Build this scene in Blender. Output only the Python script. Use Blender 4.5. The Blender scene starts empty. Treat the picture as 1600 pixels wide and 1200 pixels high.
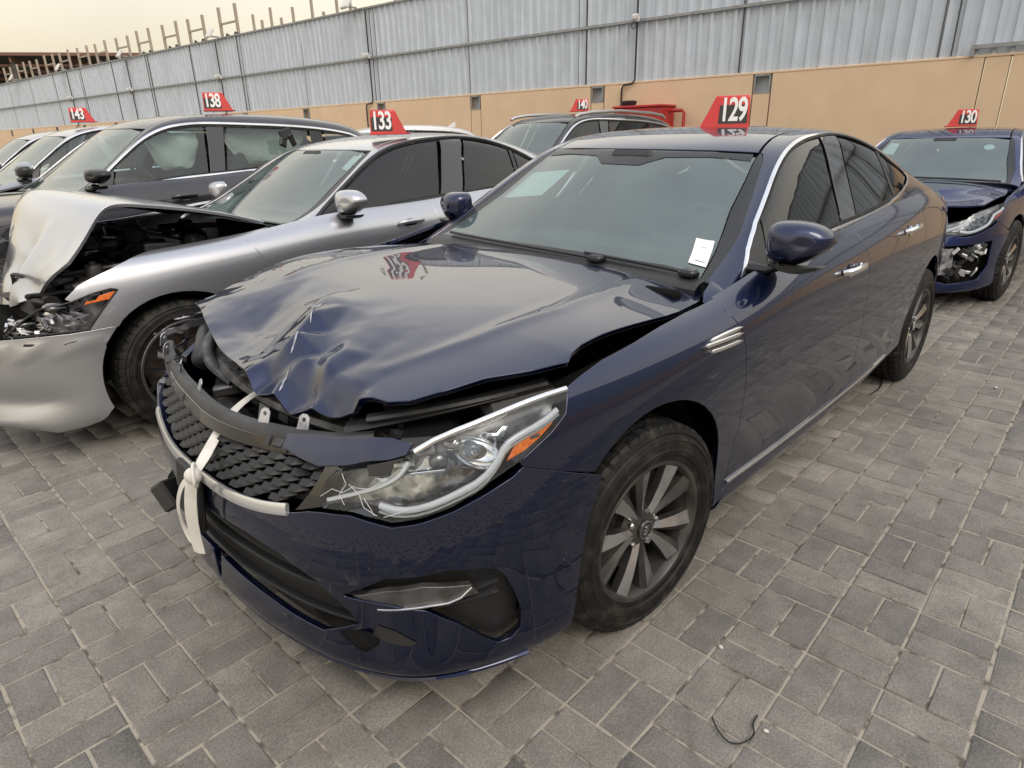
import bpy, bmesh, math, random
import numpy as np
from mathutils import Vector, Matrix
from mathutils.geometry import delaunay_2d_cdt
R = math.radians
random.seed(7); rng = np.random.default_rng(7)
sc = bpy.context.scene
COL = sc.collection

# ---------------------------------------------------------------- camera, sky, sun, exposure
cam_d = bpy.data.cameras.new('camera'); cam = bpy.data.objects.new('camera', cam_d); COL.objects.link(cam)
sc.camera = cam
_r = ((-0.6940686599849233, 0.7196049604484698, -0.020914017411961694), (0.2712315249119609, 0.23447545714591145, -0.9335173913154124), (-0.6668599216618688, -0.6535977056980593, -0.35792161709713266))
cam.matrix_world = Matrix(((_r[0][0], -_r[1][0], -_r[2][0], 1.36053), (_r[0][1], -_r[1][1], -_r[2][1], 1.70035), (_r[0][2], -_r[1][2], -_r[2][2], 1.37819), (0, 0, 0, 1)))
cam_d.sensor_width = 36; cam_d.lens = 1003.17/1600*36; cam_d.clip_start = .02; cam_d.clip_end = 600
sc.view_settings.view_transform = 'Standard'; sc.view_settings.look = 'None'
sc.view_settings.exposure = 0.12; sc.view_settings.gamma = 1; sc.view_settings.use_curve_mapping = False

w = bpy.data.worlds.new('World'); sc.world = w; w.use_nodes = True
nt = w.node_tree; nt.nodes.clear()
def _n(t, **k):
    n = nt.nodes.new(t)
    for a, b in k.items(): setattr(n, a, b)
    return n
out = _n('ShaderNodeOutputWorld'); bg1 = _n('ShaderNodeBackground'); bg2 = _n('ShaderNodeBackground'); add = _n('ShaderNodeAddShader')
sky = _n('ShaderNodeTexSky', sky_type='NISHITA', sun_disc=False, sun_elevation=R(48), sun_rotation=R(20), altitude=0, air_density=1.4, dust_density=6.0, ozone_density=1.0)
bg1.inputs['Strength'].default_value = 0.05
nt.links.new(sky.outputs[0], bg1.inputs[0])
# thin overcast: warm near the horizon, pale grey overhead, with faint uneven cloud
tc = _n('ShaderNodeTexCoord'); sp = _n('ShaderNodeSeparateXYZ'); cr = _n('ShaderNodeValToRGB'); no = _n('ShaderNodeTexNoise'); mx = _n('ShaderNodeMix', data_type='RGBA', blend_type='MULTIPLY')
nt.links.new(tc.outputs['Generated'], sp.inputs[0]); nt.links.new(sp.outputs['Z'], cr.inputs[0])
e = cr.color_ramp.elements
e[0].position = 0.0; e[0].color = (1.0, .82, .53, 1)
e[1].position = 1.0; e[1].color = (.98, 1.04, 1.18, 1)
for p, c in ((.10, (1.02, .88, .64, 1)), (.36, (1.50, 1.38, 1.16, 1)), (.70, (1.25, 1.24, 1.22, 1))):
    x = cr.color_ramp.elements.new(p); x.color = c
no.inputs['Scale'].default_value = 2.2; no.inputs['Detail'].default_value = 4
nr = _n('ShaderNodeMapRange'); nr.inputs[1].default_value = .3; nr.inputs[2].default_value = .7; nr.inputs[3].default_value = .88; nr.inputs[4].default_value = 1.08
nt.links.new(tc.outputs['Generated'], no.inputs['Vector']); nt.links.new(no.outputs[0], nr.inputs[0])
mx.inputs[0].default_value = 1
nt.links.new(cr.outputs[0], mx.inputs[6]); nt.links.new(nr.outputs[0], mx.inputs[7]); nt.links.new(mx.outputs[2], bg2.inputs[0])
bg2.inputs['Strength'].default_value = 0.75
nt.links.new(bg1.outputs[0], add.inputs[0]); nt.links.new(bg2.outputs[0], add.inputs[1]); nt.links.new(add.outputs[0], out.inputs[0])

sun_d = bpy.data.lights.new('sun', 'SUN'); sun = bpy.data.objects.new('sun', sun_d); COL.objects.link(sun)
sun_d.energy = 0.8; sun_d.angle = R(25); sun_d.color = (1, .95, .88)
sun.rotation_euler = (R(42), 0, R(160)); sun.location = (0, 0, 20)
# ---------------------------------------------------------------- geometry helpers
def _bs(t):
    return np.stack([(1-t)**3, 3*t**3-6*t**2+4, -3*t**3+3*t**2+3*t+1, t**3], -1)/6.0

class Net:
    """uniform cubic B-spline sheet over a control net P[i][j]; parameter i,j runs 0..n-1"""
    def __init__(self, P):
        P = np.array(P, float)
        P = np.concatenate([2*P[:1]-P[1:2], P, 2*P[-1:]-P[-2:-1]], 0)
        P = np.concatenate([2*P[:, :1]-P[:, 1:2], P, 2*P[:, -1:]-P[:, -2:-1]], 1)
        self.P = P; self.nu = P.shape[0]-2; self.nv = P.shape[1]-2
        m = self.nv//2; us = np.arange(self.nu, dtype=float)
        c = self.ev(us, np.full(self.nu, float(m)))
        self.S = np.concatenate([[0], np.cumsum(np.maximum(np.linalg.norm(np.diff(c, axis=0), axis=1), .01))])
        vs = np.arange(self.nv, dtype=float); k = self.nu*0.45
        c = self.ev(np.full(self.nv, k), vs)
        self.T = np.concatenate([[0], np.cumsum(np.maximum(np.linalg.norm(np.diff(c, axis=0), axis=1), .03))])
        self.tab = None
    def ev(self, u, v):
        u = np.clip(np.asarray(u, float), 0, self.nu-1-1e-9); v = np.clip(np.asarray(v, float), 0, self.nv-1-1e-9)
        i = u.astype(int); j = v.astype(int); a = _bs(u-i); b = _bs(v-j)
        r = 0
        for p in range(4):
            for q in range(4):
                r = r + (a[..., p]*b[..., q])[..., None]*self.P[np.minimum(i+p, self.nu+1), np.minimum(j+q, self.nv+1)]
        return r
    def uv(self, st):
        st = np.asarray(st, float)
        return np.interp(st[..., 0], self.S, np.arange(self.nu)), np.interp(st[..., 1], self.T, np.arange(self.nv))
    def st(self, u, v):
        return np.stack([np.interp(u, np.arange(self.nu), self.S), np.interp(v, np.arange(self.nv), self.T)], -1)
    def pos(self, st, off=0.0):
        u, v = self.uv(st); p = self.ev(u, v)
        if np.ndim(off) or off: p = p+self.nrm(st)*(np.asarray(off)[..., None] if np.ndim(off) else off)
        return p
    def nrm(self, st):
        u, v = self.uv(st); e = 1e-3
        u = np.clip(u, e, self.nu-1-2*e); v = np.clip(v, e, self.nv-1-2*e)
        du = self.ev(u+e, v)-self.ev(u-e, v); dv = self.ev(u, v+e)-self.ev(u, v-e)
        n = np.cross(du, dv); n /= (np.linalg.norm(n, axis=-1, keepdims=True)+1e-12)
        return n*self.sgn
    sgn = 1.0
    def table(self):
        if self.tab is None:
            uu, vv = np.meshgrid(np.linspace(0, self.nu-1, 10*(self.nu-1)+1), np.linspace(0, self.nv-1, 8*(self.nv-1)+1), indexing='ij')
            self.tab = (uu.ravel(), vv.ravel(), self.ev(uu.ravel(), vv.ravel()))
        return self.tab
    def inv(self, pts, w=(1, 1, 1), lo=0, hi=1e9):
        """st of the closest surface point; w weights the axes (0 ignores one)"""
        uu, vv, PP = self.table(); w = np.array(w, float); out = []
        sel = np.where((uu >= lo) & (uu <= hi))[0]
        for p in np.atleast_2d(np.array(pts, float)):
            k = sel[np.argmin((((PP[sel]-p)*w)**2).sum(1))]; u, v = uu[k], vv[k]
            for _ in range(8):
                f = (self.ev(u, v)-p)*w; e = 1e-3
                a = (self.ev(u+e, v)-self.ev(u-e, v))/(2*e)*w; b = (self.ev(u, v+e)-self.ev(u, v-e))/(2*e)*w
                A = np.array([[a@a+1e-9, a@b], [a@b, b@b+1e-9]])
                d = np.linalg.solve(A, -np.array([a@f, b@f])); d = np.clip(d, -.3, .3)
                u = float(np.clip(u+d[0], 0, self.nu-1)); v = float(np.clip(v+d[1], 0, self.nv-1))
            out.append(self.st(u, v))
        return np.array(out)

def mirror_net(net):
    m = Net.__new__(Net); m.__dict__ = dict(net.__dict__); m.P = net.P*np.array([1, -1, 1.]); m.sgn = -net.sgn; m.tab = None
    return m

# ---- body band of a sedan: plan stations (rear centre -> left side -> nose), rows (inset, height)
PLAN = [(-3.84, 0), (-3.82, .35), (-3.74, .64), (-3.56, .79), (-3.2, .858), (-2.8, .888), (-2.3, .908), (-1.8, .92), (-1.3, .925), (-.8, .925),
        (-.4, .917), (-.1, .905), (.15, .893), (.38, .865), (.56, .80), (.70, .705), (.775, .575), (.828, .42), (.862, .2), (.872, 0)]
ROWS = {
 'rear':  [(.25, .25), (.10, .28), (.05, .33), (.03, .42), (.01, .52), (0, .60), (.02, .68), (.05, .76), (.07, .84), (.08, .92), (.10, 1.0), (.18, 1.05)],
 'rside': [(.10, .22), (.04, .25), (.01, .30), (.015, .37), (.01, .46), (.0, .56), (0, .67), (.0, .79), (.012, .90), (.035, .965), (.085, 1.02), (.16, 1.055)],
 'mid':   [(.10, .17), (.04, .20), (.018, .25), (.036, .315), (.03, .43), (.012, .55), (.003, .67), (.0, .78), (.002, .875), (.026, .925), (.072, .985), (.122, 1.005)],
 'mfront':[(.10, .17), (.04, .20), (.018, .25), (.036, .315), (.03, .43), (.012, .55), (.003, .65), (.0, .75), (.002, .83), (.022, .872), (.07, .905), (.13, .915)],
 'fside': [(.05, .15), (.012, .17), (-.002, .21), (.0, .31), (.0, .43), (-.003, .53), (0, .62), (.01, .70), (.022, .775), (.048, .835), (.095, .875), (.16, .89)],
 'corner':[(.10, .135), (.022, .15), (.008, .18), (.015, .25), (.015, .36), (.0, .46), (0, .55), (.012, .63), (.035, .71), (.07, .78), (.12, .83), (.19, .86)],
 'nose':  [(.11, .13), (.025, .145), (.008, .175), (.018, .25), (.012, .35), (.0, .44), (.004, .515), (.022, .58), (.05, .65), (.085, .71), (.13, .755), (.22, .785)]}
RKEY = [(0, 'rear'), (2, 'rear'), (4, 'rside'), (6, 'rside'), (8, 'mid'), (9, 'mid'), (10, 'mfront'), (12, 'fside'), (13, 'fside'), (15, 'corner'), (17, 'nose'), (19, 'nose')]

def body_net(f=None):
    n = len(PLAN); pl = np.array(PLAN, float); P = []
    for i in range(n):
        a = pl[max(i-1, 0)]; b = pl[min(i+1, n-1)]
        if i == 0: t = np.array([0, 1.])
        elif i == n-1: t = np.array([0, -1.])
        else: t = (b-a)/np.linalg.norm(b-a)
        nr = np.array([-t[1], t[0]])
        for k in range(len(RKEY)-1):
            if RKEY[k][0] <= i <= RKEY[k+1][0]:
                w = (i-RKEY[k][0])/(RKEY[k+1][0]-RKEY[k][0]); w = w*w*(3-2*w)
                R = (1-w)*np.array(ROWS[RKEY[k][1]])+w*np.array(ROWS[RKEY[k+1][1]]); break
        P.append([[pl[i][0]-nr[0]*r[0], pl[i][1]-nr[1]*r[0], r[1]] for r in R])
    P = np.array(P)
    mir = P[::-1][1:9]*np.array([1, -1, 1.])         # carry the sheet on round the nose to the right-hand side
    P = np.concatenate([P, mir], 0)
    if f is not None: P = f(P)
    N = Net(P); N.sgn = -1.0
    return N

# ---- upper body: stations from the cowl to the tail, rows from the belt up to the centreline
GH = [
 [(-.50, .80, .86), (-.52, .785, .885), (-.535, .775, .895), (-.55, .76, .908), (-.56, .71, .924), (-.56, .655, .926), (-.54, .33, .934), (-.53, 0, .937)],
 [(-.62, .805, .88), (-.64, .79, .91), (-.67, .77, .945), (-.70, .745, .975), (-.70, .685, .985), (-.695, .635, .982), (-.64, .33, .99), (-.62, 0, .992)],
 [(-.78, .81, .91), (-.80, .79, .945), (-.82, .755, .995), (-.83, .712, 1.065), (-.845, .652, 1.062), (-.83, .605, 1.056), (-.765, .33, 1.066), (-.74, 0, 1.069)],
 [(-.95, .81, .93), (-.95, .79, .965), (-.96, .74, 1.06), (-.985, .675, 1.162), (-1.02, .612, 1.17), (-1.01, .565, 1.163), (-.94, .31, 1.172), (-.915, 0, 1.176)],
 [(-1.15, .81, .945), (-1.15, .79, .985), (-1.16, .71, 1.14), (-1.19, .632, 1.27), (-1.20, .572, 1.285), (-1.19, .525, 1.278), (-1.11, .30, 1.282), (-1.085, 0, 1.284)],
 [(-1.38, .81, .96), (-1.38, .79, 1.002), (-1.38, .69, 1.18), (-1.38, .602, 1.335), (-1.36, .548, 1.345), (-1.34, .508, 1.340), (-1.25, .30, 1.338), (-1.22, 0, 1.338)],
 [(-1.65, .81, .97), (-1.65, .787, 1.008), (-1.65, .68, 1.19), (-1.65, .582, 1.365), (-1.63, .54, 1.376), (-1.60, .49, 1.380), (-1.52, .30, 1.388), (-1.5, 0, 1.390)],
 [(-2.05, .80, .98), (-2.05, .775, 1.02), (-2.05, .68, 1.18), (-2.05, .583, 1.350), (-2.05, .54, 1.370), (-2.05, .49, 1.385), (-2.0, .30, 1.402), (-2.0, 0, 1.408)],
 [(-2.5, .775, 1.0), (-2.5, .742, 1.045), (-2.5, .68, 1.15), (-2.5, .612, 1.262), (-2.5, .565, 1.305), (-2.5, .50, 1.335), (-2.5, .30, 1.368), (-2.5, 0, 1.378)],
 [(-2.88, .76, 1.02), (-2.88, .715, 1.07), (-2.88, .68, 1.11), (-2.88, .64, 1.155), (-2.88, .585, 1.205), (-2.88, .50, 1.245), (-2.9, .30, 1.29), (-2.9, 0, 1.305)],
 [(-3.2, .755, 1.01), (-3.2, .72, 1.045), (-3.2, .69, 1.065), (-3.2, .65, 1.085), (-3.2, .59, 1.11), (-3.22, .50, 1.135), (-3.25, .30, 1.165), (-3.25, 0, 1.18)],
 [(-3.48, .72, .99), (-3.48, .69, 1.02), (-3.48, .66, 1.035), (-3.48, .62, 1.048), (-3.48, .56, 1.06), (-3.5, .48, 1.07), (-3.5, .30, 1.085), (-3.5, 0, 1.09)],
 [(-3.74, .64, .97), (-3.74, .60, 1.0), (-3.74, .57, 1.01), (-3.74, .54, 1.02), (-3.75, .5, 1.03), (-3.76, .42, 1.04), (-3.77, .25, 1.05), (-3.77, 0, 1.055)]]

def green_net(f=None, gh=None):
    P = np.array(gh if gh is not None else GH, float)
    mir = P[:, ::-1][:, 1:]*np.array([1, -1, 1.])
    P = np.concatenate([P, mir], 1)
    if f is not None: P = f(P)
    N = Net(P); N.sgn = 1.0
    # metric rows from a mid station, centred
    c = N.ev(np.full(N.nv, 6.5), np.arange(N.nv, dtype=float))
    N.T = np.concatenate([[0], np.cumsum(np.maximum(np.linalg.norm(np.diff(c, axis=0), axis=1), .03))])
    return N

# ---- hood: rows along x, columns across (left +)
HX = [-.66, -.45, -.2, .05, .25, .42, .56, .68, .80]
HY = [.88, .78, .62, .42, .2, 0, -.2, -.42, -.62, -.78, -.88]
HC = [.945, .94, .937, .925, .905, .880, .850, .812, .755]
HE = {.88: [.83, .83, .835, .835, .80, .765, .725, .67, .61], .78: [.868, .874, .882, .876, .842, .812, .775, .728, .665],
      .62: [.905, .908, .912, .905, .878, .852, .822, .782, .722], .42: [.928, .928, .928, .918, .896, .870, .842, .803, .745],
      -.62: [.915, .925, .935, .93, .90, .858, .826, .79, .735], -.78: [.885, .905, .922, .92, .885, .84, .80, .76, .70], -.88: [.86, .885, .905, .905, .87, .82, .775, .73, .665]}
def hood_net(f=None, dam=True):
    P = []
    for i, x in enumerate(HX):
        row = []
        for y in HY:
            if abs(y) in (.2, 0): z = HC[i]-(.004 if y else 0)
            elif y == -.42 or (not dam and y < 0): z = HE[abs(y)][i]
            else: z = HE[y][i]
            row.append([x, y, z])
        P.append(row)
    P = np.array(P)
    if f is not None: P = f(P)
    N = Net(P[:, ::-1]); N.sgn = 1.0
    return N
def interp_f(xk, zk, ys):
    # a map from the sedan's own proportions to another car's
    xa, xb = zip(*sorted(xk)); za, zb = zip(*sorted(zk))
    def f(P):
        Q = P.copy(); Q[..., 0] = np.interp(P[..., 0], xa, xb); Q[..., 2] = np.interp(P[..., 2], za, zb); Q[..., 1] = P[..., 1]*ys; return Q
    return f
SIL_F = interp_f([(-3.9, -3.98), (-2.8, -2.95), (-1.7, -2.02), (-1.3, -1.52), (-.6, -.80), (-.4, -.54), (-.2, -.24), (0, 0), (.9, .88), (1.2, 1.18)], [(0, 0), (.9, .925), (1.0, 1.01), (1.42, 1.45)], .985)
SIL_FB = interp_f([(-3.9, -3.98), (-3.19, -3.25), (-2.8, -2.86), (-2.4, -2.46), (-1.7, -1.85), (-1.3, -1.47), (-.4, -.46), (0, 0), (.9, .90), (1.2, 1.2)], [(0, 0), (.9, .925), (1.0, 1.01), (1.42, 1.45)], .985)
# outlines on the body sheets, as (station, row) parameters
B_lamp = [(12.666, 9.168), (12.789, 8.344), (13.03, 7.883), (13.458, 7.39), (13.917, 7.082), (14.34, 6.803), (14.769, 6.726), (15.19, 6.737), (15.437, 6.898), (15.834, 7.098), (16.363, 7.118), (16.452, 7.41), (16.376, 7.946), (16.203, 8.29), (15.511, 8.366), (14.907, 8.45), (14.808, 8.703), (14.421, 8.94), (13.613, 9.084)]
B_lamp_top = [(14.828, 8.6), (14.424, 8.863), (13.615, 9.063), (13.085, 9.16), (12.697, 9.145)]
B_drl1 = [(16.331, 7.378), (15.907, 7.573), (15.466, 7.738), (15.185, 7.9), (15.026, 8.118), (14.947, 8.357)]
B_drl2 = [(15.406, 7.238), (15.091, 7.022), (14.745, 6.967), (14.315, 7.075), (13.928, 7.238), (13.714, 7.616), (13.594, 8.011), (13.394, 8.154), (13.134, 8.25), (12.861, 8.523)]
B_amber = [(13.602, 7.519), (13.486, 7.859), (13.326, 8.033), (12.936, 8.26), (12.887, 8.435), (12.962, 8.134), (13.161, 7.821), (13.365, 7.613)]
B_bowl = [(14.078, 7.846), (14.165, 8.33), (14.044, 8.515), (13.827, 8.317), (13.797, 7.949), (13.922, 7.6)]
B_bump_top = [(13.423, 7.205), (13.554, 7.041), (13.891, 6.857), (14.344, 6.678), (14.772, 6.6), (15.192, 6.609), (15.458, 6.769), (15.854, 6.984), (16.369, 6.998), (16.638, 6.954), (16.923, 6.773), (17.558, 6.44), (18.158, 6.21), (18.573, 6.235), (18.804, 6.334)]
B_seam = [(13.423, 7.205), (12.906, 6.565), (12.346, 5.904)]
B_gloss = [(16.427, 8.742), (16.116, 8.292), (16.376, 7.946), (16.452, 7.41), (16.412, 7.146), (16.641, 7.014), (16.903, 6.849), (16.657, 7.571), (16.503, 8.201)]
B_chrome = [(16.963, 6.879), (17.213, 6.748), (17.563, 6.577), (17.92, 6.459), (18.321, 6.419), (18.673, 6.443)]
B_grille = [(16.424, 8.721), (16.506, 8.221), (16.661, 7.609), (16.903, 7.041), (17.222, 6.898), (17.571, 6.734), (17.927, 6.622), (18.284, 6.632), (18.687, 6.661)]
B_gtop = [(16.427, 8.742), (16.975, 8.838), (17.455, 8.791), (18.053, 8.802), (18.618, 8.768)]
B_intake = [(18.554, 5.207), (17.783, 5.261), (17.133, 5.081), (16.606, 4.652), (16.365, 4.294), (16.07, 3.88), (15.93, 3.546), (16.63, 2.932), (17.231, 2.987), (17.93, 3.118), (18.846, 3.275)]
B_fog_open = [(16.154, 4.335), (15.366, 5.085), (14.454, 5.039), (13.966, 4.719), (13.822, 4.591), (13.694, 4.274), (13.581, 3.791), (13.476, 3.189), (13.497, 2.665), (13.615, 2.462), (13.805, 2.471), (13.989, 2.787), (14.361, 3.453), (14.801, 4.014), (15.427, 4.273)]
B_fog = [(15.983, 4.344), (15.399, 4.618), (14.818, 4.673), (14.141, 4.339), (14.041, 4.026), (14.346, 4.062), (14.842, 4.14), (15.548, 4.094)]
B_fog_edge = [(15.548, 4.094), (14.842, 4.14), (14.346, 4.062), (14.141, 4.32)]
B_low_slot = [(15.583, 3.664), (15.271, 3.526), (14.934, 3.148), (15.088, 3.047), (15.4, 3.104), (15.722, 3.293)]
B_fend_top = [(10.298, 10.581), (10.522, 10.577), (10.994, 10.349), (11.485, 10.04), (12.041, 9.809), (12.452, 9.451), (12.635, 9.19)]
B_vent = [(10.694, 8.48), (10.514, 8.619), (10.117, 8.601), (10.05, 8.395), (10.091, 7.841), (10.474, 7.842), (10.67, 8.251)]
B_vb1 = [(10.582, 8.562), (10.333, 8.543), (10.057, 8.444)]
B_vb2 = [(10.676, 8.45), (10.403, 8.324), (10.063, 8.151)]
B_vb3 = [(10.615, 8.107), (10.366, 7.958), (10.08, 7.852)]
B_archb = [(12.355, 5.874), (12.438, 5.35), (12.539, 4.687), (12.603, 3.936), (12.645, 3.207), (12.691, 2.387), (12.726, 1.679)]
B_scr = [(12.469, 8.742), (12.176, 8.823), (12.012, 8.963)]
G_chrome = [(0.741, 1.48), (1.315, 2.736), (2.013, 3.058), (2.934, 3.107), (3.746, 3.28), (4.439, 3.346), (5.352, 3.408), (6.141, 3.527), (6.645, 3.825), (7.228, 3.854), (7.662, 3.621), (8.148, 3.355), (8.822, 2.846), (8.85, 2.13), (8.453, 1.408), (7.726, 0.951), (6.599, 0.835), (5.524, 0.814), (4.737, 0.802), (3.302, 0.788), (1.914, 0.831)]
G_bpA = [(6.124, 3.329), (5.533, 0.839)]
G_bpB = [(6.591, 3.48), (6.044, 0.872)]
G_cp = [(7.857, 3.341), (7.772, 1.071)]
G_sail = [(2.46, 2.911), (2.044, 0.678)]
G_trim = [(0.181, 4.226), (0.908, 4.052), (1.761, 3.812), (3.066, 4.056), (4.009, 4.389), (4.285, 4.624)]
G_glassL = [(0.169, 4.576), (1.167, 4.622), (2.476, 4.773), (3.359, 4.73), (4.147, 4.769)]
G_header = [(4.322, 4.817), (4.413, 5.709), (4.441, 6.518), (4.468, 7.405), (4.364, 9.289)]
G_foot = [(0.0, 2.822), (0.64, 1.349)]
G_sticker = [(1.552, 5.191), (1.501, 4.789), (0.52, 4.617), (0.619, 5.08)]
G_paper = [(3.391, 10.623), (3.659, 8.046), (2.685, 8.095), (2.45, 9.697)]
G_ditch = [(4.352, 4.788), (5.287, 5.051), (6.098, 5.249), (6.709, 5.276)]
G_wheelrim = [(1.719, 5.792), (1.958, 5.567), (1.717, 5.16)]
H_edge = [(0.865, 8.686), (1.537, 8.797), (2.338, 8.775), (3.053, 8.74), (3.478, 8.768), (3.75, 8.861), (3.921, 8.987), (4.419, 8.706), (4.968, 8.332), (5.556, 8.121), (6.121, 7.872), (6.346, 7.644), (6.395, 7.399), (6.589, 7.046), (6.857, 6.622), (7.047, 6.202), (7.117, 5.882), (7.17, 5.334), (6.911, 4.57), (6.816, 4.097), (6.665, 3.626), (6.318, 2.763), (5.789, 1.378)]
H_rear = [(0.102, 8.119), (0.32, 7.669), (0.684, 6.631), (0.854, 5.498), (0.846, 4.492), (0.234, 1.822)]
H_fold = [(5.937, 7.269), (6.208, 7.037), (6.643, 6.872)]
H_ridge = [(4.648, 4.459), (5.19, 4.923), (5.815, 5.367), (6.43, 5.652), (7.064, 5.956)]
H_ridge2 = [(5.957, 6.253), (6.404, 6.458), (6.796, 6.621)]
H_dent = [(5.318, 2.769), (4.726, 2.801), (4.704, 3.614), (5.35, 4.663), (6.166, 5.275), (6.948, 5.26), (6.745, 4.589)]
H_dentc = [(5.706, 4.343)]
H_flow = [(2.84, 7.608), (3.964, 6.638), (4.868, 6.23)]
SB_lamp = [(12.246, 7.686), (12.369, 7.798), (12.69, 7.673), (13.081, 7.423), (13.331, 7.371), (13.743, 7.438), (14.048, 7.159), (14.635, 6.497), (14.135, 6.277), (13.711, 6.095), (13.244, 5.91), (12.894, 5.822), (12.575, 6.735)]
SB_seam = [(12.897, 5.791), (12.392, 5.736), (11.921, 5.692)]
SB_amber = [(12.791, 7.396), (12.294, 7.637), (12.403, 7.214), (12.883, 7.124)]
SB_bump_top = [(12.9, 5.76), (13.253, 5.818), (13.721, 6.003), (14.146, 6.184), (14.65, 6.372)]
SB_dark1 = [(14.205, 5.927), (13.992, 5.794), (14.033, 5.691), (14.248, 5.824)]
SB_dark2 = [(13.422, 5.416), (13.169, 5.442), (13.165, 5.25), (13.388, 5.267)]
SB_ftop = [(9.743, 11.0), (10.406, 11.0), (11.546, 10.52), (12.273, 9.13), (12.919, 8.277), (13.196, 7.642)]
SG_paper = [(3.039, 5.658), (3.635, 5.845), (3.61, 5.61), (3.023, 5.424)]
# ---------------------------------------------------------------- materials
def mat(name, col, rough=.5, metal=0, coat=0, coat_r=.03, spec=.5, emit=None, noise=None, bump=None, island=0, obj_rand=0, alpha=None):
    m = bpy.data.materials.new(name); m.use_nodes = True; t = m.node_tree; b = t.nodes['Principled BSDF']
    b.inputs['Base Color'].default_value = (*col, 1); b.inputs['Roughness'].default_value = rough; b.inputs['Metallic'].default_value = metal
    b.inputs['Coat Weight'].default_value = coat; b.inputs['Coat Roughness'].default_value = coat_r; b.inputs['Specular IOR Level'].default_value = spec
    if noise or bump:
        co = t.nodes.new('ShaderNodeTexCoord')
    if noise:      # (scale, colour2, lo, hi[, detail])
        n = t.nodes.new('ShaderNodeTexNoise'); n.inputs['Scale'].default_value = noise[0]; n.inputs['Detail'].default_value = noise[4] if len(noise) > 4 else 6
        r = t.nodes.new('ShaderNodeMapRange'); r.inputs[1].default_value = noise[2]; r.inputs[2].default_value = noise[3]
        x = t.nodes.new('ShaderNodeMix'); x.data_type = 'RGBA'; x.inputs[6].default_value = (*col, 1); x.inputs[7].default_value = (*noise[1], 1)
        t.links.new(co.outputs['Object'], n.inputs['Vector']); t.links.new(n.outputs[0], r.inputs[0]); t.links.new(r.outputs[0], x.inputs[0]); t.links.new(x.outputs[2], b.inputs['Base Color'])
    if bump:       # (scale, strength, distance)
        n2 = t.nodes.new('ShaderNodeTexNoise'); n2.inputs['Scale'].default_value = bump[0]; n2.inputs['Detail'].default_value = 5
        u = t.nodes.new('ShaderNodeBump'); u.inputs['Strength'].default_value = bump[1]; u.inputs['Distance'].default_value = bump[2]
        t.links.new(co.outputs['Object'], n2.inputs['Vector']); t.links.new(n2.outputs[0], u.inputs['Height']); t.links.new(u.outputs[0], b.inputs['Normal'])
    return m

def paint(name, col, metal=.0, rough=.35, dust=.12, flake=.02, dustcol=(.30, .27, .23)):
    """lacquered car paint with a thin uneven film of dust"""
    m = bpy.data.materials.new(name); m.use_nodes = True; t = m.node_tree; L = t.links.new; b = t.nodes['Principled BSDF']
    co = t.nodes.new('ShaderNodeTexCoord')
    b.inputs['Metallic'].default_value = metal; b.inputs['Coat Weight'].default_value = 1; b.inputs['Coat IOR'].default_value = 1.62 if max(col) < .2 else 1.5; b.inputs['Specular IOR Level'].default_value = 0.0 if max(col) < .2 else .5
    n = t.nodes.new('ShaderNodeTexNoise'); n.inputs['Scale'].default_value = 2.3; n.inputs['Detail'].default_value = 7; n.inputs['Roughness'].default_value = .62
    n3 = t.nodes.new('ShaderNodeTexNoise'); n3.inputs['Scale'].default_value = 260; n3.inputs['Detail'].default_value = 2
    L(co.outputs['Object'], n.inputs['Vector']); L(co.outputs['Object'], n3.inputs['Vector'])
    r = t.nodes.new('ShaderNodeMapRange'); r.inputs[1].default_value = .35; r.inputs[2].default_value = .75; r.inputs[3].default_value = dust*.35; r.inputs[4].default_value = dust*1.3
    L(n.outputs[0], r.inputs[0])
    # dust settles on faces turned up
    g = t.nodes.new('ShaderNodeNewGeometry'); s = t.nodes.new('ShaderNodeSeparateXYZ'); L(g.outputs['Normal'], s.inputs[0])
    r2 = t.nodes.new('ShaderNodeMapRange'); r2.inputs[1].default_value = 0; r2.inputs[2].default_value = 1; r2.inputs[3].default_value = .35; r2.inputs[4].default_value = 1
    L(s.outputs['Z'], r2.inputs[0])
    mu = t.nodes.new('ShaderNodeMath'); mu.operation = 'MULTIPLY'; L(r.outputs[0], mu.inputs[0]); L(r2.outputs[0], mu.inputs[1])
    sp = t.nodes.new('ShaderNodeMapRange'); sp.inputs[1].default_value = .35; sp.inputs[2].default_value = .7; sp.inputs[3].default_value = .6; sp.inputs[4].default_value = 1.5
    L(n3.outputs[0], sp.inputs[0]); m3 = t.nodes.new('ShaderNodeMath'); m3.operation = 'MULTIPLY'; L(mu.outputs[0], m3.inputs[0]); L(sp.outputs[0], m3.inputs[1])
    x = t.nodes.new('ShaderNodeMix'); x.data_type = 'RGBA'; x.inputs[6].default_value = (*col, 1); x.inputs[7].default_value = (*dustcol, 1)
    L(m3.outputs[0], x.inputs[0]); L(x.outputs[2], b.inputs['Base Color'])
    b.inputs['Roughness'].default_value = rough
    cr_ = t.nodes.new('ShaderNodeMapRange'); cr_.inputs[3].default_value = .025; cr_.inputs[4].default_value = .16; L(m3.outputs[0], cr_.inputs[0]); cr_.inputs[2].default_value = .35
    L(cr_.outputs[0], b.inputs['Coat Roughness'])
    if flake:
        u = t.nodes.new('ShaderNodeBump'); u.inputs['Strength'].default_value = flake; u.inputs['Distance'].default_value = .002; L(n3.outputs[0], u.inputs['Height']); L(u.outputs[0], b.inputs['Normal'])
    return m

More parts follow.
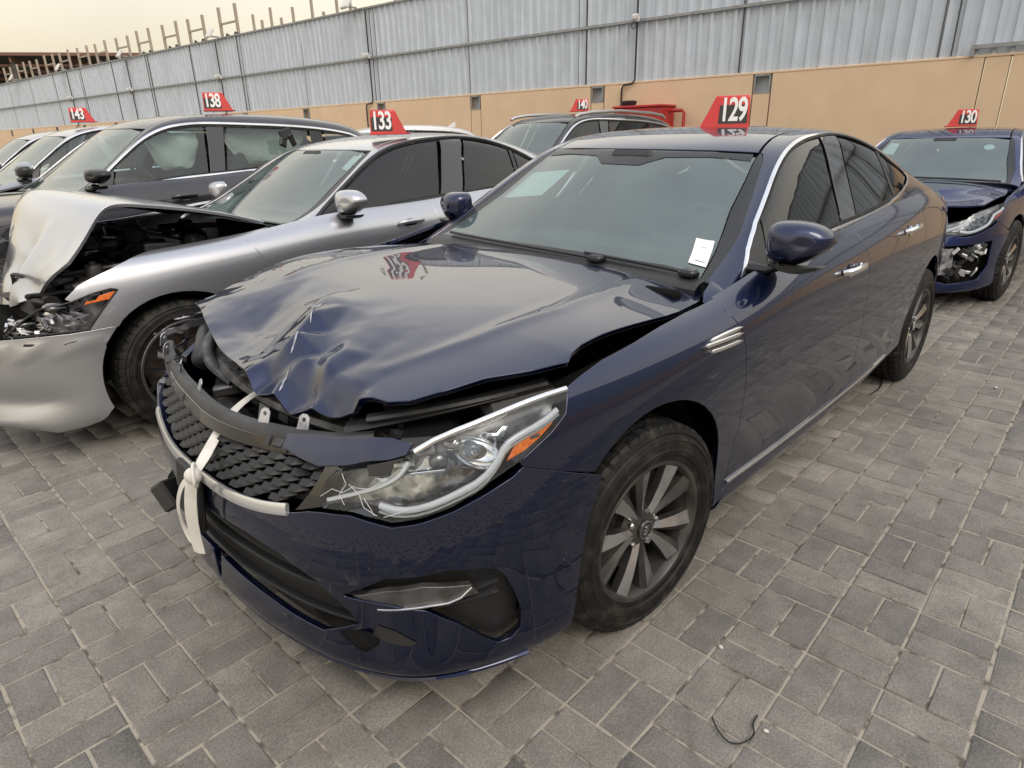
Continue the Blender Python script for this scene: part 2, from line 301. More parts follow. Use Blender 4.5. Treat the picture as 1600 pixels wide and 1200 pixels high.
def glass(name, tint, body=(.02, .02, .02), film=.08, rough=.02, ior=1.5, filmrough=.5):
    """thin sheet glass: coloured see-through, mirror by angle and a film of dust and, in the windscreen, painted sky haze"""
    m = bpy.data.materials.new(name); m.use_nodes = True; t = m.node_tree; L = t.links.new
    t.nodes.remove(t.nodes['Principled BSDF']); o = t.nodes['Material Output']
    tr = t.nodes.new('ShaderNodeBsdfTransparent'); tr.inputs[0].default_value = (*tint, 1)
    gl = t.nodes.new('ShaderNodeBsdfGlossy'); gl.inputs['Roughness'].default_value = rough; gl.inputs[0].default_value = (1, 1, 1, 1)
    df = t.nodes.new('ShaderNodeBsdfDiffuse'); df.inputs[0].default_value = (*body, 1)
    co = t.nodes.new('ShaderNodeTexCoord'); n = t.nodes.new('ShaderNodeTexNoise'); n.inputs['Scale'].default_value = 5; n.inputs['Detail'].default_value = 6
    L(co.outputs['Object'], n.inputs['Vector']); r = t.nodes.new('ShaderNodeMapRange'); r.inputs[3].default_value = film*.6; r.inputs[4].default_value = film*1.4
    L(n.outputs[0], r.inputs[0])
    m1 = t.nodes.new('ShaderNodeMixShader'); L(r.outputs[0], m1.inputs[0]); L(tr.outputs[0], m1.inputs[1]); L(df.outputs[0], m1.inputs[2])
    fr = t.nodes.new('ShaderNodeFresnel'); fr.inputs[0].default_value = ior
    g = t.nodes.new('ShaderNodeNewGeometry'); mm = t.nodes.new('ShaderNodeMath'); mm.operation = 'MULTIPLY'; inv = t.nodes.new('ShaderNodeMath'); inv.operation = 'SUBTRACT'; inv.inputs[0].default_value = 1
    L(g.outputs['Backfacing'], inv.inputs[1]); L(fr.outputs[0], mm.inputs[0]); L(inv.outputs[0], mm.inputs[1])
    m2 = t.nodes.new('ShaderNodeMixShader'); L(mm.outputs[0], m2.inputs[0]); L(m1.outputs[0], m2.inputs[1]); L(gl.outputs[0], m2.inputs[2]); L(m2.outputs[0], o.inputs[0])
    return m

M = {}
M['navy'] = paint('navy lacquer', (.0032, .0095, .050), metal=.92, rough=.40, dust=.004)
M['silver'] = paint('silver lacquer', (.50, .51, .54), metal=.85, rough=.34, dust=.12, dustcol=(.34, .32, .30))
M['grey'] = paint('dark grey lacquer', (.028, .028, .036), metal=.4, rough=.4, dust=.07)
M['pale'] = paint('pale silver blue lacquer', (.34, .36, .40), metal=.6, rough=.42, dust=.16)
M['black_paint'] = paint('black lacquer', (.012, .012, .013), metal=.1, rough=.4, dust=.10)
M['blue'] = paint('deep blue lacquer', (.005, .016, .10), metal=.92, rough=.42, dust=.012)
M['white_paint'] = paint('white lacquer', (.72, .72, .72), metal=0, rough=.4, dust=.12)
M['plastic'] = mat('black plastic', (.016, .016, .017), .5, bump=(180, .15, .002), noise=(3, (.035, .033, .03), .4, .8))
M['plastic_g'] = mat('grey worn plastic', (.030, .031, .034), .5, noise=(9, (.07, .07, .072), .45, .75), bump=(60, .2, .003))
M['gloss'] = mat('gloss black trim', (.008, .008, .009), .12, coat=1)
M['trim'] = mat('satin black trim', (.013, .013, .014), .35)
M['rubber'] = mat('dusty tyre rubber', (.008, .008, .008), .58, noise=(17, (.040, .035, .029), .50, .74), bump=(90, .3, .003), spec=.3)
M['liner'] = mat('felt liner', (.008, .008, .008), .95, spec=.1)
M['chrome'] = mat('chrome', (.82, .82, .82), .10, 1, noise=(6, (.6, .6, .6), .5, .8))
M['satin'] = mat('satin chrome', (.62, .61, .60), .28, 1)
M['alloy'] = mat('machined alloy', (.66, .67, .69), .25, 1, noise=(14, (.44, .44, .44), .45, .7))
M['alloy_d'] = mat('dark alloy', (.045, .043, .042), .4, .4, noise=(12, (.10, .093, .083), .45, .75))
M['alloy_b'] = mat('black alloy', (.022, .022, .023), .35, .3)
M['disc'] = mat('rusty brake disc', (.10, .065, .045), .6, .5, noise=(20, (.18, .17, .16), .4, .6))
M['glass'] = glass('windscreen glass', (.50, .64, .62), (.26, .37, .36), film=.22, ior=1.9)  # teal film paints the hazy sky reflection into the glass colour
M['glass_t'] = glass('tinted glass', (.035, .04, .04), (.025, .026, .026), film=.28, ior=1.55)
M['glass_h'] = glass('dark tinted glass', (.03, .034, .034), (.015, .016, .016), film=.10, ior=1.55)
M['glass_c'] = glass('clear side glass', (.62, .72, .70), (.16, .19, .185), film=.14, ior=1.55)
M['lens'] = glass('lamp lens', (.90, .93, .95), (.35, .36, .37), film=.05, ior=1.45)
M['lamp_in'] = mat('lamp reflector', (.50, .51, .53), .18, .95, noise=(30, (.14, .14, .15), .45, .6))
M['lamp_dk'] = mat('lamp housing', (.12, .122, .128), .25, .6, noise=(25, (.34, .34, .35), .45, .7))
M['drl'] = mat('milky light guide', (.55, .56, .58), .2, coat=.8)
M['white_trim'] = mat('white faced chrome', (.70, .71, .73), .16, .75)
M['amber'] = mat('amber reflector', (.85, .20, .02), .25, coat=1, noise=(120, (.65, .12, .01), .4, .6))
M['red_lens'] = mat('red lamp lens', (.35, .012, .012), .12, coat=1)
M['seat'] = mat('seat cloth', (.045, .045, .048), .9, bump=(200, .3, .002))
M['dash'] = mat('dashboard plastic', (.028, .028, .03), .6)
M['dash_g'] = mat('pale trim', (.16, .16, .15), .7)
M['airbag'] = mat('airbag cloth', (.70, .72, .70), .85, bump=(25, .5, .01))
M['metal_g'] = mat('grey bare metal', (.16, .16, .165), .45, .7, noise=(18, (.06, .055, .05), .4, .7))
M['metal_w'] = mat('pale scraped metal', (.52, .52, .56), .35, .6, noise=(25, (.2, .2, .24), .45, .65))
M['strap'] = mat('white webbing', (.72, .70, .65), .8, noise=(14, (.55, .52, .46), .5, .75), bump=(400, .5, .001))
M['sign_red'] = mat('red sign plastic', (.58, .018, .016), .38, coat=.3, noise=(9, (.45, .02, .018), .45, .8))
M['sign_blk'] = mat('number plate black', (.02, .018, .02), .4)
M['sign_wht'] = mat('number white', (.80, .80, .80), .5)
M['paper'] = mat('paper', (.72, .80, .80), .8)
M['paper_w'] = mat('white sticker', (.78, .79, .78), .5)
M['ink'] = mat('ink', (.06, .06, .07), .7)
M['badge_blk'] = mat('badge black', (.01, .01, .01), .25, coat=1)

# ---------------------------------------------------------------- mesh helpers
XF = [np.eye(4)]
def xf(P):
    m = XF[0]; return P@m[:3, :3].T+m[:3, 3]
def mk(name, V, Fc, m, parent=None, nrm=None, angle=35, fm=None, smooth=True):
    V = xf(np.asarray(V, float).reshape(-1, 3))
    me = bpy.data.meshes.new(name); me.from_pydata(V.tolist(), [], [list(map(int, f)) for f in Fc])
    ms = m if isinstance(m, (list, tuple)) else [m]
    for q in ms: me.materials.append(M[q] if isinstance(q, str) else q)
    if fm is not None: me.polygons.foreach_set('material_index', np.asarray(fm, dtype=np.int32))
    if smooth: me.polygons.foreach_set('use_smooth', np.ones(len(me.polygons), dtype=bool))
    me.update()
    if nrm is not None:
        n = np.asarray(nrm)@XF[0][:3, :3].T
        me.normals_split_custom_set_from_vertices([tuple(x) for x in n])
    elif smooth: me.set_sharp_from_angle(angle=R(angle))
    o = bpy.data.objects.new(name, me); COL.objects.link(o)
    if parent is not None: o.parent = parent
    return o

def tag(o, label=None, cat=None, group=None, kind=None):
    for k, v in (('label', label), ('category', cat), ('group', group), ('kind', kind)):
        if v: o[k] = v
    return o
def empty(name, loc=(0, 0, 0), yaw=0):
    o = bpy.data.objects.new(name, None); COL.objects.link(o); o.location = loc; o.rotation_euler = (0, 0, yaw); o.empty_display_size = .1; return o

def rotm(rx=0, ry=0, rz=0):
    return np.array(Matrix.Rotation(rz, 3, 'Z') @ Matrix.Rotation(ry, 3, 'Y') @ Matrix.Rotation(rx, 3, 'X'))
class MB:
    def __init__(s): s.V = []; s.F = []; s.m = []; s.n = 0
    def add(s, V, F, mi=0):
        V = np.asarray(V, float).reshape(-1, 3); s.V.append(V); s.F += [[i+s.n for i in f] for f in F]; s.m += [mi]*len(F); s.n += len(V); return s
    def box(s, c, size, rot=None, bev=.0, mi=0):
        h = np.array(size)/2; b = min(bev, h.min()*.8)
        if b <= 0:
            V = [(x*h[0], y*h[1], z*h[2]) for x in (-1, 1) for y in (-1, 1) for z in (-1, 1)]
            F = [(0, 1, 3, 2), (4, 6, 7, 5), (0, 4, 5, 1), (2, 3, 7, 6), (0, 2, 6, 4), (1, 5, 7, 3)]
        else:
            V = []; idx = {}
            for x in (-1, 1):
                for y in (-1, 1):
                    for z in (-1, 1):
                        for a in range(3):
                            p = np.array([x, y, z])*h-np.array([x, y, z])*b; p[a] = np.array([x, y, z])[a]*h[a]
                            idx[(x, y, z, a)] = len(V); V.append(p)
            g = lambda x, y, z, a: idx[(x, y, z, a)]
            F = []
            for sx in (-1, 1):
                f = [g(sx, -1, -1, 0), g(sx, 1, -1, 0), g(sx, 1, 1, 0), g(sx, -1, 1, 0)]; F.append(f if sx > 0 else f[::-1])
                f = [g(-1, sx, -1, 1), g(-1, sx, 1, 1), g(1, sx, 1, 1), g(1, sx, -1, 1)]; F.append(f if sx > 0 else f[::-1])
                f = [g(-1, -1, sx, 2), g(1, -1, sx, 2), g(1, 1, sx, 2), g(-1, 1, sx, 2)]; F.append(f if sx > 0 else f[::-1])
            for p in (-1, 1):
                for q in (-1, 1):
                    for (a, b2, mk_) in ((0, 1, lambda t: (p, q, t)), (0, 2, lambda t: (p, t, q)), (1, 2, lambda t: (t, p, q))):
                        F.append([g(*mk_(-1), a), g(*mk_(1), a), g(*mk_(1), b2), g(*mk_(-1), b2)])
            for x in (-1, 1):
                for y in (-1, 1):
                    for z in (-1, 1): F.append([g(x, y, z, 0), g(x, y, z, 1), g(x, y, z, 2)])
            V = np.array(V)
            F2 = []
            for f in F:
                P = V[f]; n = np.cross(P[1]-P[0], P[2]-P[0]); F2.append(f if n@P.mean(0) > 0 else f[::-1])
            F = F2
        V = np.asarray(V, float)
        if rot is not None: V = V@np.asarray(rot).T
        return s.add(V+np.array(c), F, mi)
    def tube(s, pts, r, n=10, closed=False, mi=0, cap=True, flat=None, up=None):
        P = np.asarray(pts, float); k = len(P); rr = np.broadcast_to(np.asarray(r, float), (k,))
        T = np.gradient(P, axis=0) if not closed else np.roll(P, -1, 0)-np.roll(P, 1, 0)
        T /= np.linalg.norm(T, axis=1, keepdims=True)+1e-12
        u = np.array(up if up is not None else (0, 0, 1.)); 
        if up is None and abs(T[0]@u) > .9: u = np.array([1., 0, 0])
        V = []
        for i in range(k):
            u = (np.array(up, float) if up is not None else u); u = u-T[i]*(u@T[i]); u /= np.linalg.norm(u)+1e-12; w_ = np.cross(T[i], u)
            for j in range(n):
                a = 2*math.pi*j/n; V.append(P[i]+rr[i]*(w_*math.cos(a)+u*math.sin(a)*(flat or 1)))
        F = []
        for i in range(k if closed else k-1):
            for j in range(n):
                a, b = i*n+j, i*n+(j+1) % n; c, d = ((i+1) % k)*n+(j+1) % n, ((i+1) % k)*n+j; F.append((a, d, c, b)[::-1])
        if cap and not closed: F.append(list(range(n))[::-1]); F.append([(k-1)*n+j for j in range(n)])
        return s.add(V, F, mi)
    def lathe(s, prof, n=48, axis='y', c=(0, 0, 0), mi=0, rad=None):
        """profile of (radius, along); axis of revolution y, outward = +along"""
        V = []; k = len(prof)
        for j in range(n):
            a = 2*math.pi*j/n
            for i, (r, h) in enumerate(prof):
                if rad: r = rad(r, h, j)
                p = (r*math.cos(a), h, r*math.sin(a)) if axis == 'y' else ((r*math.cos(a), r*math.sin(a), h) if axis == 'z' else (h, r*math.cos(a), r*math.sin(a)))
                V.append(np.array(p)+c)
        F = [((j*k+i), (j*k+i+1), ((j+1) % n)*k+i+1, ((j+1) % n)*k+i) for j in range(n) for i in range(k-1)]
        if axis == 'z': F = [f[::-1] for f in F]
        return s.add(V, F, mi)
    def loft(s, rings, cap=True, mi=0, closed=True):
        k = len(rings); n = len(rings[0]); V = np.concatenate([np.asarray(r, float) for r in rings]); F = []
        for i in range(k-1):
            for j in range(n if closed else n-1): F.append((i*n+j, i*n+(j+1) % n, (i+1)*n+(j+1) % n, (i+1)*n+j))
        if cap and closed: F.append(list(range(n))[::-1]); F.append([(k-1)*n+j for j in range(n)])
        return s.add(V, F, mi)
    def ell(s, c, r, n=16, k=10, rot=None, mi=0, p=1.0):
        V = []
        for i in range(k+1):
            t = math.pi*i/k
            for j in range(n):
                a = 2*math.pi*j/n; q = np.array([math.sin(t)*math.cos(a), math.sin(t)*math.sin(a), math.cos(t)]); q = np.sign(q)*np.abs(q)**p; V.append(q*np.array(r))
        V = np.array(V); 
        if rot is not None: V = V@np.asarray(rot).T
        F = [(i*n+j, (i+1)*n+j, (i+1)*n+(j+1) % n, i*n+(j+1) % n) for i in range(k) for j in range(n)]
        return s.add(V+np.array(c), F, mi)
    def prism(s, poly, d0, d1, fr, mi=0, taper=None):
        """poly in a plane; fr maps (a, b, depth) arrays to xyz"""
        p = np.array(poly, float); n = len(p); q = p if taper is None else p.mean(0)+(p-p.mean(0))*taper
        V = np.concatenate([fr(p[:, 0], p[:, 1], np.full(n, d0)), fr(q[:, 0], q[:, 1], np.full(n, d1))])
        F = [list(range(n))[::-1], [n+i for i in range(n)]]+[(i, (i+1) % n, n+(i+1) % n, n+i) for i in range(n)]
        return s.add(V, F, mi)
    def obj(s, name, m, parent=None, angle=35, smooth=True):
        o = mk(name, np.concatenate(s.V), s.F, m, parent, angle=angle, fm=s.m if isinstance(m, (list, tuple)) else None, smooth=smooth)
        bm = bmesh.new(); bm.from_mesh(o.data); bmesh.ops.recalc_face_normals(bm, faces=bm.faces); bm.to_mesh(o.data); bm.free()
        if smooth: o.data.set_sharp_from_angle(angle=R(angle))
        return o

def inpoly(P, poly):
    x, y = P[:, 0], P[:, 1]; a = poly; b = np.roll(poly, -1, 0); r = np.zeros(len(P), bool)
    for (x1, y1), (x2, y2) in zip(a, b):
        c = (y1 > y) != (y2 > y)
        if c.any(): r ^= c & (x < (x2-x1)*(y-y1)/((y2-y1) if y2 != y1 else 1e-12)+x1)
    return r
def segdist(P, poly):
    a = poly; b = np.roll(poly, -1, 0); d = np.full(len(P), 1e9)
    for p, q in zip(a, b):
        v = q-p; L2 = v@v+1e-12; t = np.clip(((P-p)@v)/L2, 0, 1); d = np.minimum(d, ((P-p-t[:, None]*v)**2).sum(1))
    return np.sqrt(d)
def dens(poly, h, closed=True):
    o = []; n = len(poly)
    for i in range(n if closed else n-1):
        a = poly[i]; b = poly[(i+1) % n]; k = max(1, int(math.ceil(np.linalg.norm(b-a)/h)))
        o += [a+(b-a)*j/k for j in range(k)]
    if not closed: o.append(poly[-1])
    return np.array(o)
def smoothpath(P, k=2, closed=False):
    P = np.array(P, float)
    for _ in range(k):
        Q = np.roll(P, -1, 0) if closed else P[1:]; A = P if closed else P[:-1]
        N_ = np.stack([A*.75+Q*.25, A*.25+Q*.75], 1).reshape(-1, P.shape[1])
        P = N_ if closed else np.concatenate([P[:1], N_, P[-1:]])
    return P
def inset(poly, g):
    """shrink a closed loop by g"""
    a = poly-np.roll(poly, 1, 0); b = np.roll(poly, -1, 0)-poly
    na = np.stack([-a[:, 1], a[:, 0]], 1)/(np.linalg.norm(a, axis=1, keepdims=True)+1e-9); nb = np.stack([-b[:, 1], b[:, 0]], 1)/(np.linalg.norm(b, axis=1, keepdims=True)+1e-9)
    n = na+nb; n /= (np.linalg.norm(n, axis=1, keepdims=True)+1e-9)
    ar = 0.5*np.sum(poly[:, 0]*np.roll(poly[:, 1], -1)-np.roll(poly[:, 0], -1)*poly[:, 1])
    return poly+n*g*(1 if ar > 0 else -1)

def panel(name, net, poly, m, parent, holes=(), step=.03, off=0.0, lip=.016, gap=.0022, disp=None, under=None, st=False, bulge=None):
    """a trimmed piece of a body sheet with turned-in edges; poly = loop of (station, row)"""
    cv = lambda p: dens(net.st(np.array(p)[:, 0], np.array(p)[:, 1]), step)
    P = cv(poly)
    if gap: P = inset(P, gap)
    Hs = [cv(h) for h in holes]
    if gap: Hs = [inset(h, -gap) for h in Hs]
    lo = P.min(0); hi = P.max(0)
    gx, gy = np.meshgrid(np.arange(lo[0]+step/2, hi[0], step), np.arange(lo[1]+step/2, hi[1], step), indexing='ij')
    G = np.stack([gx.ravel(), gy.ravel()], 1)
    G = G[inpoly(G, P)]
    for h in Hs: G = G[~inpoly(G, h)]
    for b in [P]+Hs:
        if len(G): G = G[segdist(G, b) > step*.45]
    pts = [P]+Hs+([G] if len(G) else []); edges = []; n = 0
    for b in [P]+Hs:
        k = len(b); edges += [(n+i, n+(i+1) % k) for i in range(k)]; n += k
    A = np.concatenate(pts)
    r = delaunay_2d_cdt([Vector(p) for p in A], edges, [], 0, 1e-6)
    V = np.array([tuple(v) for v in r[0]]); T = np.array([f for f in r[2] if len(f) == 3])
    c = V[T].mean(1); k = inpoly(c, P)
    for h in Hs: k &= ~inpoly(c, h)
    T = T[k]
    pos = net.pos(V, off); nr = net.nrm(V)
    if bulge is not None: pos = pos+nr*bulge(V, P)[:, None]
    if disp is not None: pos = disp(pos)
    fn = np.cross(pos[T[:, 1]]-pos[T[:, 0]], pos[T[:, 2]]-pos[T[:, 0]])
    if (fn*nr[T[:, 0]]).sum() < 0: T = T[:, ::-1]; fn = -fn
    if disp is not None or bulge is not None:
        q = np.zeros_like(pos)
        for i in range(3): np.add.at(q, T[:, i], fn)
        nr = q/(np.linalg.norm(q, axis=1, keepdims=True)+1e-12)
    # boundary edges with direction from the faces
    allv = [pos]; alln = [nr]; F = T.tolist(); fm = [0]*len(F); base = len(pos)
    if lip:
        from collections import defaultdict
        E = {}
        for t in T.tolist():
            for i in range(3):
                a, b = t[i], t[(i+1) % 3]; E[(a, b)] = 1
        be = [(a, b) for (a, b) in E if (b, a) not in E]
        vs = sorted({a for e in be for a in e}); ix = {v: i for i, v in enumerate(vs)}
        outd = np.zeros((len(vs), 3))
        for a, b in be:
            d = np.cross(pos[b]-pos[a], nr[a]); d /= np.linalg.norm(d)+1e-12; outd[ix[a]] += d; outd[ix[b]] += d
        outd /= np.linalg.norm(outd, axis=1, keepdims=True)+1e-12
        pv = pos[vs]; nv = nr[vs]; e = min(.0022, lip*.3)
        r0 = pv; r1 = pv+outd*e*.8-nv*e*.5; r2 = pv+outd*e*.8-nv*e*1.6; r3 = pv-nv*lip-outd*.001
        n1 = outd*.75+nv*.66; K = len(vs)
        allv += [r0, r1, r2, r3]; alln += [nv, n1/np.linalg.norm(n1, axis=1, keepdims=True), outd, outd]
        for a, b in be:
            i, j = ix[a], ix[b]
            for q in range(3):
                s0, s1 = base+q*K, base+(q+1)*K; F.append([s0+j, s0+i, s1+i, s1+j]); fm.append(0)
        base += 4*K
    if under is not None:
        allv.append(pos-nr*under[0]); alln.append(-nr); F += (T[:, ::-1]+base).tolist(); fm += [1]*len(T); base += len(pos)
    mm = m if under is None else [m, under[1]]
    return mk(name, np.concatenate(allv), F, mm, parent, nrm=np.concatenate(alln), fm=fm if under is not None else None)

def ribbon(name, net, path, w_, h_, m, parent, off=0.0, smooth=1, n=8, closed=False, taper=False, step=.02):
    """a bead of width w_ and height h_ laid along a path of (station, row) on a sheet"""
    st = net.st(np.array(path)[:, 0], np.array(path)[:, 1])
    if smooth: st = smoothpath(st, smooth, closed)
    st = dens(st, step, closed); P = net.pos(st, off); N_ = net.nrm(st); k = len(P)
    T = (np.roll(P, -1, 0)-np.roll(P, 1, 0)) if closed else np.gradient(P, axis=0)
    T /= np.linalg.norm(T, axis=1, keepdims=True)+1e-12; B_ = np.cross(N_, T)
    W = np.full(k, w_/2.0)
    if taper: W = W*np.clip(np.minimum(np.arange(k), np.arange(k)[::-1])/(k*taper)+.12, 0, 1)
    rings = []
    for i in range(k):
        r = []
        for j in range(n):
            a = 2*math.pi*j/n+math.pi/n; c, s_ = math.cos(a), math.sin(a)
            c = math.copysign(abs(c)**.6, c); s_ = math.copysign(abs(s_)**.6, s_); r.append(P[i]+B_[i]*W[i]*c+N_[i]*h_/2*s_)
        rings.append(r)
    b = MB()
    if closed: rings.append(rings[0])
    b.loft(rings, cap=not closed); F = [f[::-1] for f in b.F] if False else b.F
    o = mk(name, b.V[0], F, m, parent, angle=50)
    return o
# ---------------------------------------------------------------- wheels
WC = {}
def text_obj(name, body, size, ext, off, m, spc=1.0):
    c = bpy.data.curves.new(name, 'FONT'); c.body = body; c.size = size; c.align_x = 'CENTER'; c.align_y = 'CENTER'; c.extrude = ext; c.offset = off; c.space_character = spc
    t = bpy.data.objects.new(name, c); COL.objects.link(t); dg = bpy.context.evaluated_depsgraph_get(); me = bpy.data.meshes.new_from_object(t.evaluated_get(dg))
    bpy.data.objects.remove(t); bpy.data.curves.remove(c); me.materials.clear(); me.materials.append(M[m]); o = bpy.data.objects.new(name, me); COL.objects.link(o); return o
def copy_tree(o, parent=None):
    c = o.copy(); COL.objects.link(c); c.parent = parent
    for ch in list(o.children): copy_tree(ch, c)
    return c
def wheel_master(style, rad, rim, width=.205):
    key = (style, rad, rim, width)
    if key in WC: return WC[key]
    keep = XF[0]; XF[0] = np.eye(4)
    b = MB(); h = width/2                      # outer face of the tyre at y = 0, the rest behind it
    face = {'ten': 'alloy_d', 'blade': 'alloy_b', 'plain': 'alloy'}[style]
    # rim barrel and lip
    b.lathe([(rim-.055, -width+.02), (rim-.02, -width+.012), (rim+.004, -width+.02), (rim-.018, -width+.06), (rim-.022, -.07), (rim-.012, -.035), (rim-.006, -.016)], 64, mi=0)
    b.lathe([(rim-.018, -.034), (rim-.013, -.018), (rim-.008, -.011), (rim+.002, -.009), (rim+.006, -.013), (rim+.006, -.022)], 72, mi=1 if style != 'ten' else 0)
    if style == 'ten':
        for g in range(5):
            for sgn in (-1, 1):
                a0 = 2*math.pi*g/5+math.pi/2+sgn*.20; a1 = 2*math.pi*g/5+math.pi/2+sgn*.285
                def pt(r, a, d, y): return (r*math.cos(a)-d*math.sin(a), y, r*math.sin(a)+d*math.cos(a))
                r0, r1 = .038, rim-.012; m_ = .5*(a0+a1); rings = []
                for t, wi, y, rd in ((0, .013, -.038, r0), (.25, .0150, -.030, None), (.6, .0235, -.022, None), (1, .034, -.016, r1)):
                    rr = r0+(r1-r0)*t; a = a0+(a1-a0)*t
                    rings.append((pt(rr, a, -wi, y-.034), pt(rr, a, -wi, y-.010), pt(rr, a, -sgn*wi*.30, y), pt(rr, a, wi, y-.010), pt(rr, a, wi, y-.034)))
                V = [p for r in rings for p in r]; F = []; mi = []
                for i in range(3):
                    for j in range(5):
                        F.append((i*5+j, (i+1)*5+j, (i+1)*5+(j+1) % 5, i*5+(j+1) % 5)); mi.append(1 if (j == (2 if sgn > 0 else 1)) else 0)
                b.V.append(np.array(V)); b.F += [[q+b.n for q in f] for f in F]; b.m += mi; b.n += len(V)
        b.lathe([(.0, -.036), (.044, -.036), (.062, -.044), (.075, -.06), (.075, -.09)], 40, mi=0)
        nuts, nr = 5, .0575
    elif style == 'blade':
        for g in range(14):
            a = 2*math.pi*g/14
            for sgn in (0,):
                rings = []
                for rr, wi, y in ((.05, .011, -.05), (.12, .007, -.035), (rim-.01, .0085, -.016)):
                    c, s_ = math.cos(a), math.sin(a)
                    rings.append([(rr*c-d*s_, yy, rr*s_+d*c) for d, yy in ((-wi, y-.03), (-wi*.7, y), (wi*.7, y), (wi, y-.03))])
                V = [p for r in rings for p in r]
                b.add(V, [(i*4+j, (i+1)*4+j, (i+1)*4+(j+1) % 4, i*4+(j+1) % 4) for i in range(2) for j in range(4)], 0)
        b.lathe([(.0, -.04), (.05, -.04), (.066, -.055), (.07, -.09)], 32, mi=0); nuts, nr = 5, .055
    else:
        for g in range(5):
            a = 2*math.pi*g/5+math.pi/2
            for sgn in (-1, 1):
                rings = []
                for rr, wi, y, da in ((.05, .018, -.04, .1), (.12, .012, -.03, .12), (rim-.01, .018, -.018, .2)):
                    aa = a+sgn*da; c, s_ = math.cos(aa), math.sin(aa)
                    rings.append([(rr*c-d*s_, yy, rr*s_+d*c) for d, yy in ((-wi, y-.03), (-wi*.7, y), (wi*.7, y), (wi, y-.03))])
                V = [p for r in rings for p in r]
                b.add(V, [(i*4+j, (i+1)*4+j, (i+1)*4+(j+1) % 4, i*4+(j+1) % 4) for i in range(2) for j in range(4)], 0)
        b.lathe([(.0, -.035), (.055, -.035), (.07, -.05), (.072, -.09)], 32, mi=0); nuts, nr = 5, .055
    w = b.obj('wheel', [face, 'alloy' if style == 'ten' else 'satin'], None, angle=28)
    # tyre: sidewall with ribs, shoulder blocks and grooved tread
    b = MB(); s0 = rim+.002
    prof = [(s0-.012, -width+.022), (s0, -width+.008), (rim+(rad-rim)*.45, -width-.004), (rad-.03, -width+.006), (rad-.008, -width+.022)]
    tr = []
    ys = np.linspace(-width+.028, -.028, 13)
    for i, y in enumerate(ys):
        c = 1-((y+width/2)/(width/2))**2*.0; d = .007 if i in (3, 6, 9) else 0
        tr += [(rad-.0045*abs((y+width/2)/(width/2))**2-d, y)]
    prof += tr+[(rad-.010, -.018), (rad-.024, -.011), (rad-.028, -.013), (rad-.032, -.0075), (rim+(rad-rim)*.60, -.001), (rim+(rad-rim)*.57, -.004), (rim+(rad-rim)*.38, -.001), (rim+(rad-rim)*.35, .0015), (rim+.024, -.002), (rim+.018, -.008), (s0, -.010), (s0-.012, -.022)]
    k0, k1 = 4, 4+len(tr)+2
    cnt = [0]; n_ = 240; np_ = len(prof)
    def rad_(r, hh, j):
        if r > rad-.012 and (hh > -.060 or hh < -width+.060) and j % 5 == 0: return r-.006
        if r > rad-.012 and -.10 < hh < -.06 and j % 4 == 0: return r-.005
        if rim+.03 < r < rad-.03 and hh > -.02 and (j*7 % 60) in (5, 6, 8, 9, 12, 14, 15) and j % 120 < 42 and abs(r-(rim+(rad-rim)*.57)) < .002: return r
        return r
    b.lathe(prof, n_, rad=rad_)
    t = b.obj('tyre', 'rubber', w, angle=22)
    # raised sidewall marks
    b = MB(); b.lathe([(.0, -.026), (.026, -.026), (.030, -.030), (.031, -.040)], 28); b.obj('hub_cap', 'badge_blk', w)
    if style == 'ten':
        to = text_obj('hub_letters', 'KIA', .021, .0006, 0, 'chrome', .95); to.parent = w; to.location = (0, -.0252, 0); to.rotation_euler = (R(90), R(-52), R(180))
        ring = MB().tube([(.027*math.cos(a), -.0258, .027*math.sin(a)) for a in np.linspace(0, 2*math.pi, 25)[:-1]], .0008, 6, closed=True); ring.obj('badge_ring', 'chrome', w)
    for i in range(nuts):
        a = 2*math.pi*i/nuts+math.pi/2+math.pi/5
        nb = MB(); nb.lathe([(0, -.034), (.008, -.034), (.0095, -.038), (.0095, -.062), (.014, -.064), (.014, -.07)], 6, c=(nr*math.cos(a), 0, nr*math.sin(a))); nb.obj('lug_nut', 'satin', w, angle=20)
    b = MB(); b.lathe([(.05, -.085), (.075, -.085), (.08, -.115), (rim-.045, -.115), (rim-.045, -.138), (.05, -.138)], 48); b.box((-.13, -.125, .02), (.07, .05, .15), bev=.01); b.obj('brake_disc', 'disc', w)
    b = MB(); b.lathe([(.0, -.15), (rim-.03, -.15), (rim-.02, -.165)], 40); b.obj('dust_shield', 'liner', w)
    XF[0] = keep
    w.location = (0, 0, -50); WC[key] = w; w['_used'] = False
    return w
def wheel(root, x, y, side, style, rad, rim, steer=0, spin=0, width=.205):
    m0 = wheel_master(style, rad, rim, width)
    w = m0 if not m0['_used'] else copy_tree(m0)
    m0['_used'] = True
    w.parent = root; w.location = (x, y, rad-.004); w.rotation_euler = (0, 0, 0)
    w.rotation_mode = 'ZYX' if False else 'XYZ'
    Mx = Matrix.Rotation(steer+(0 if side > 0 else math.pi), 4, 'Z') @ Matrix.Rotation(spin, 4, 'Y')
    w.rotation_euler = Mx.to_euler()
    return w

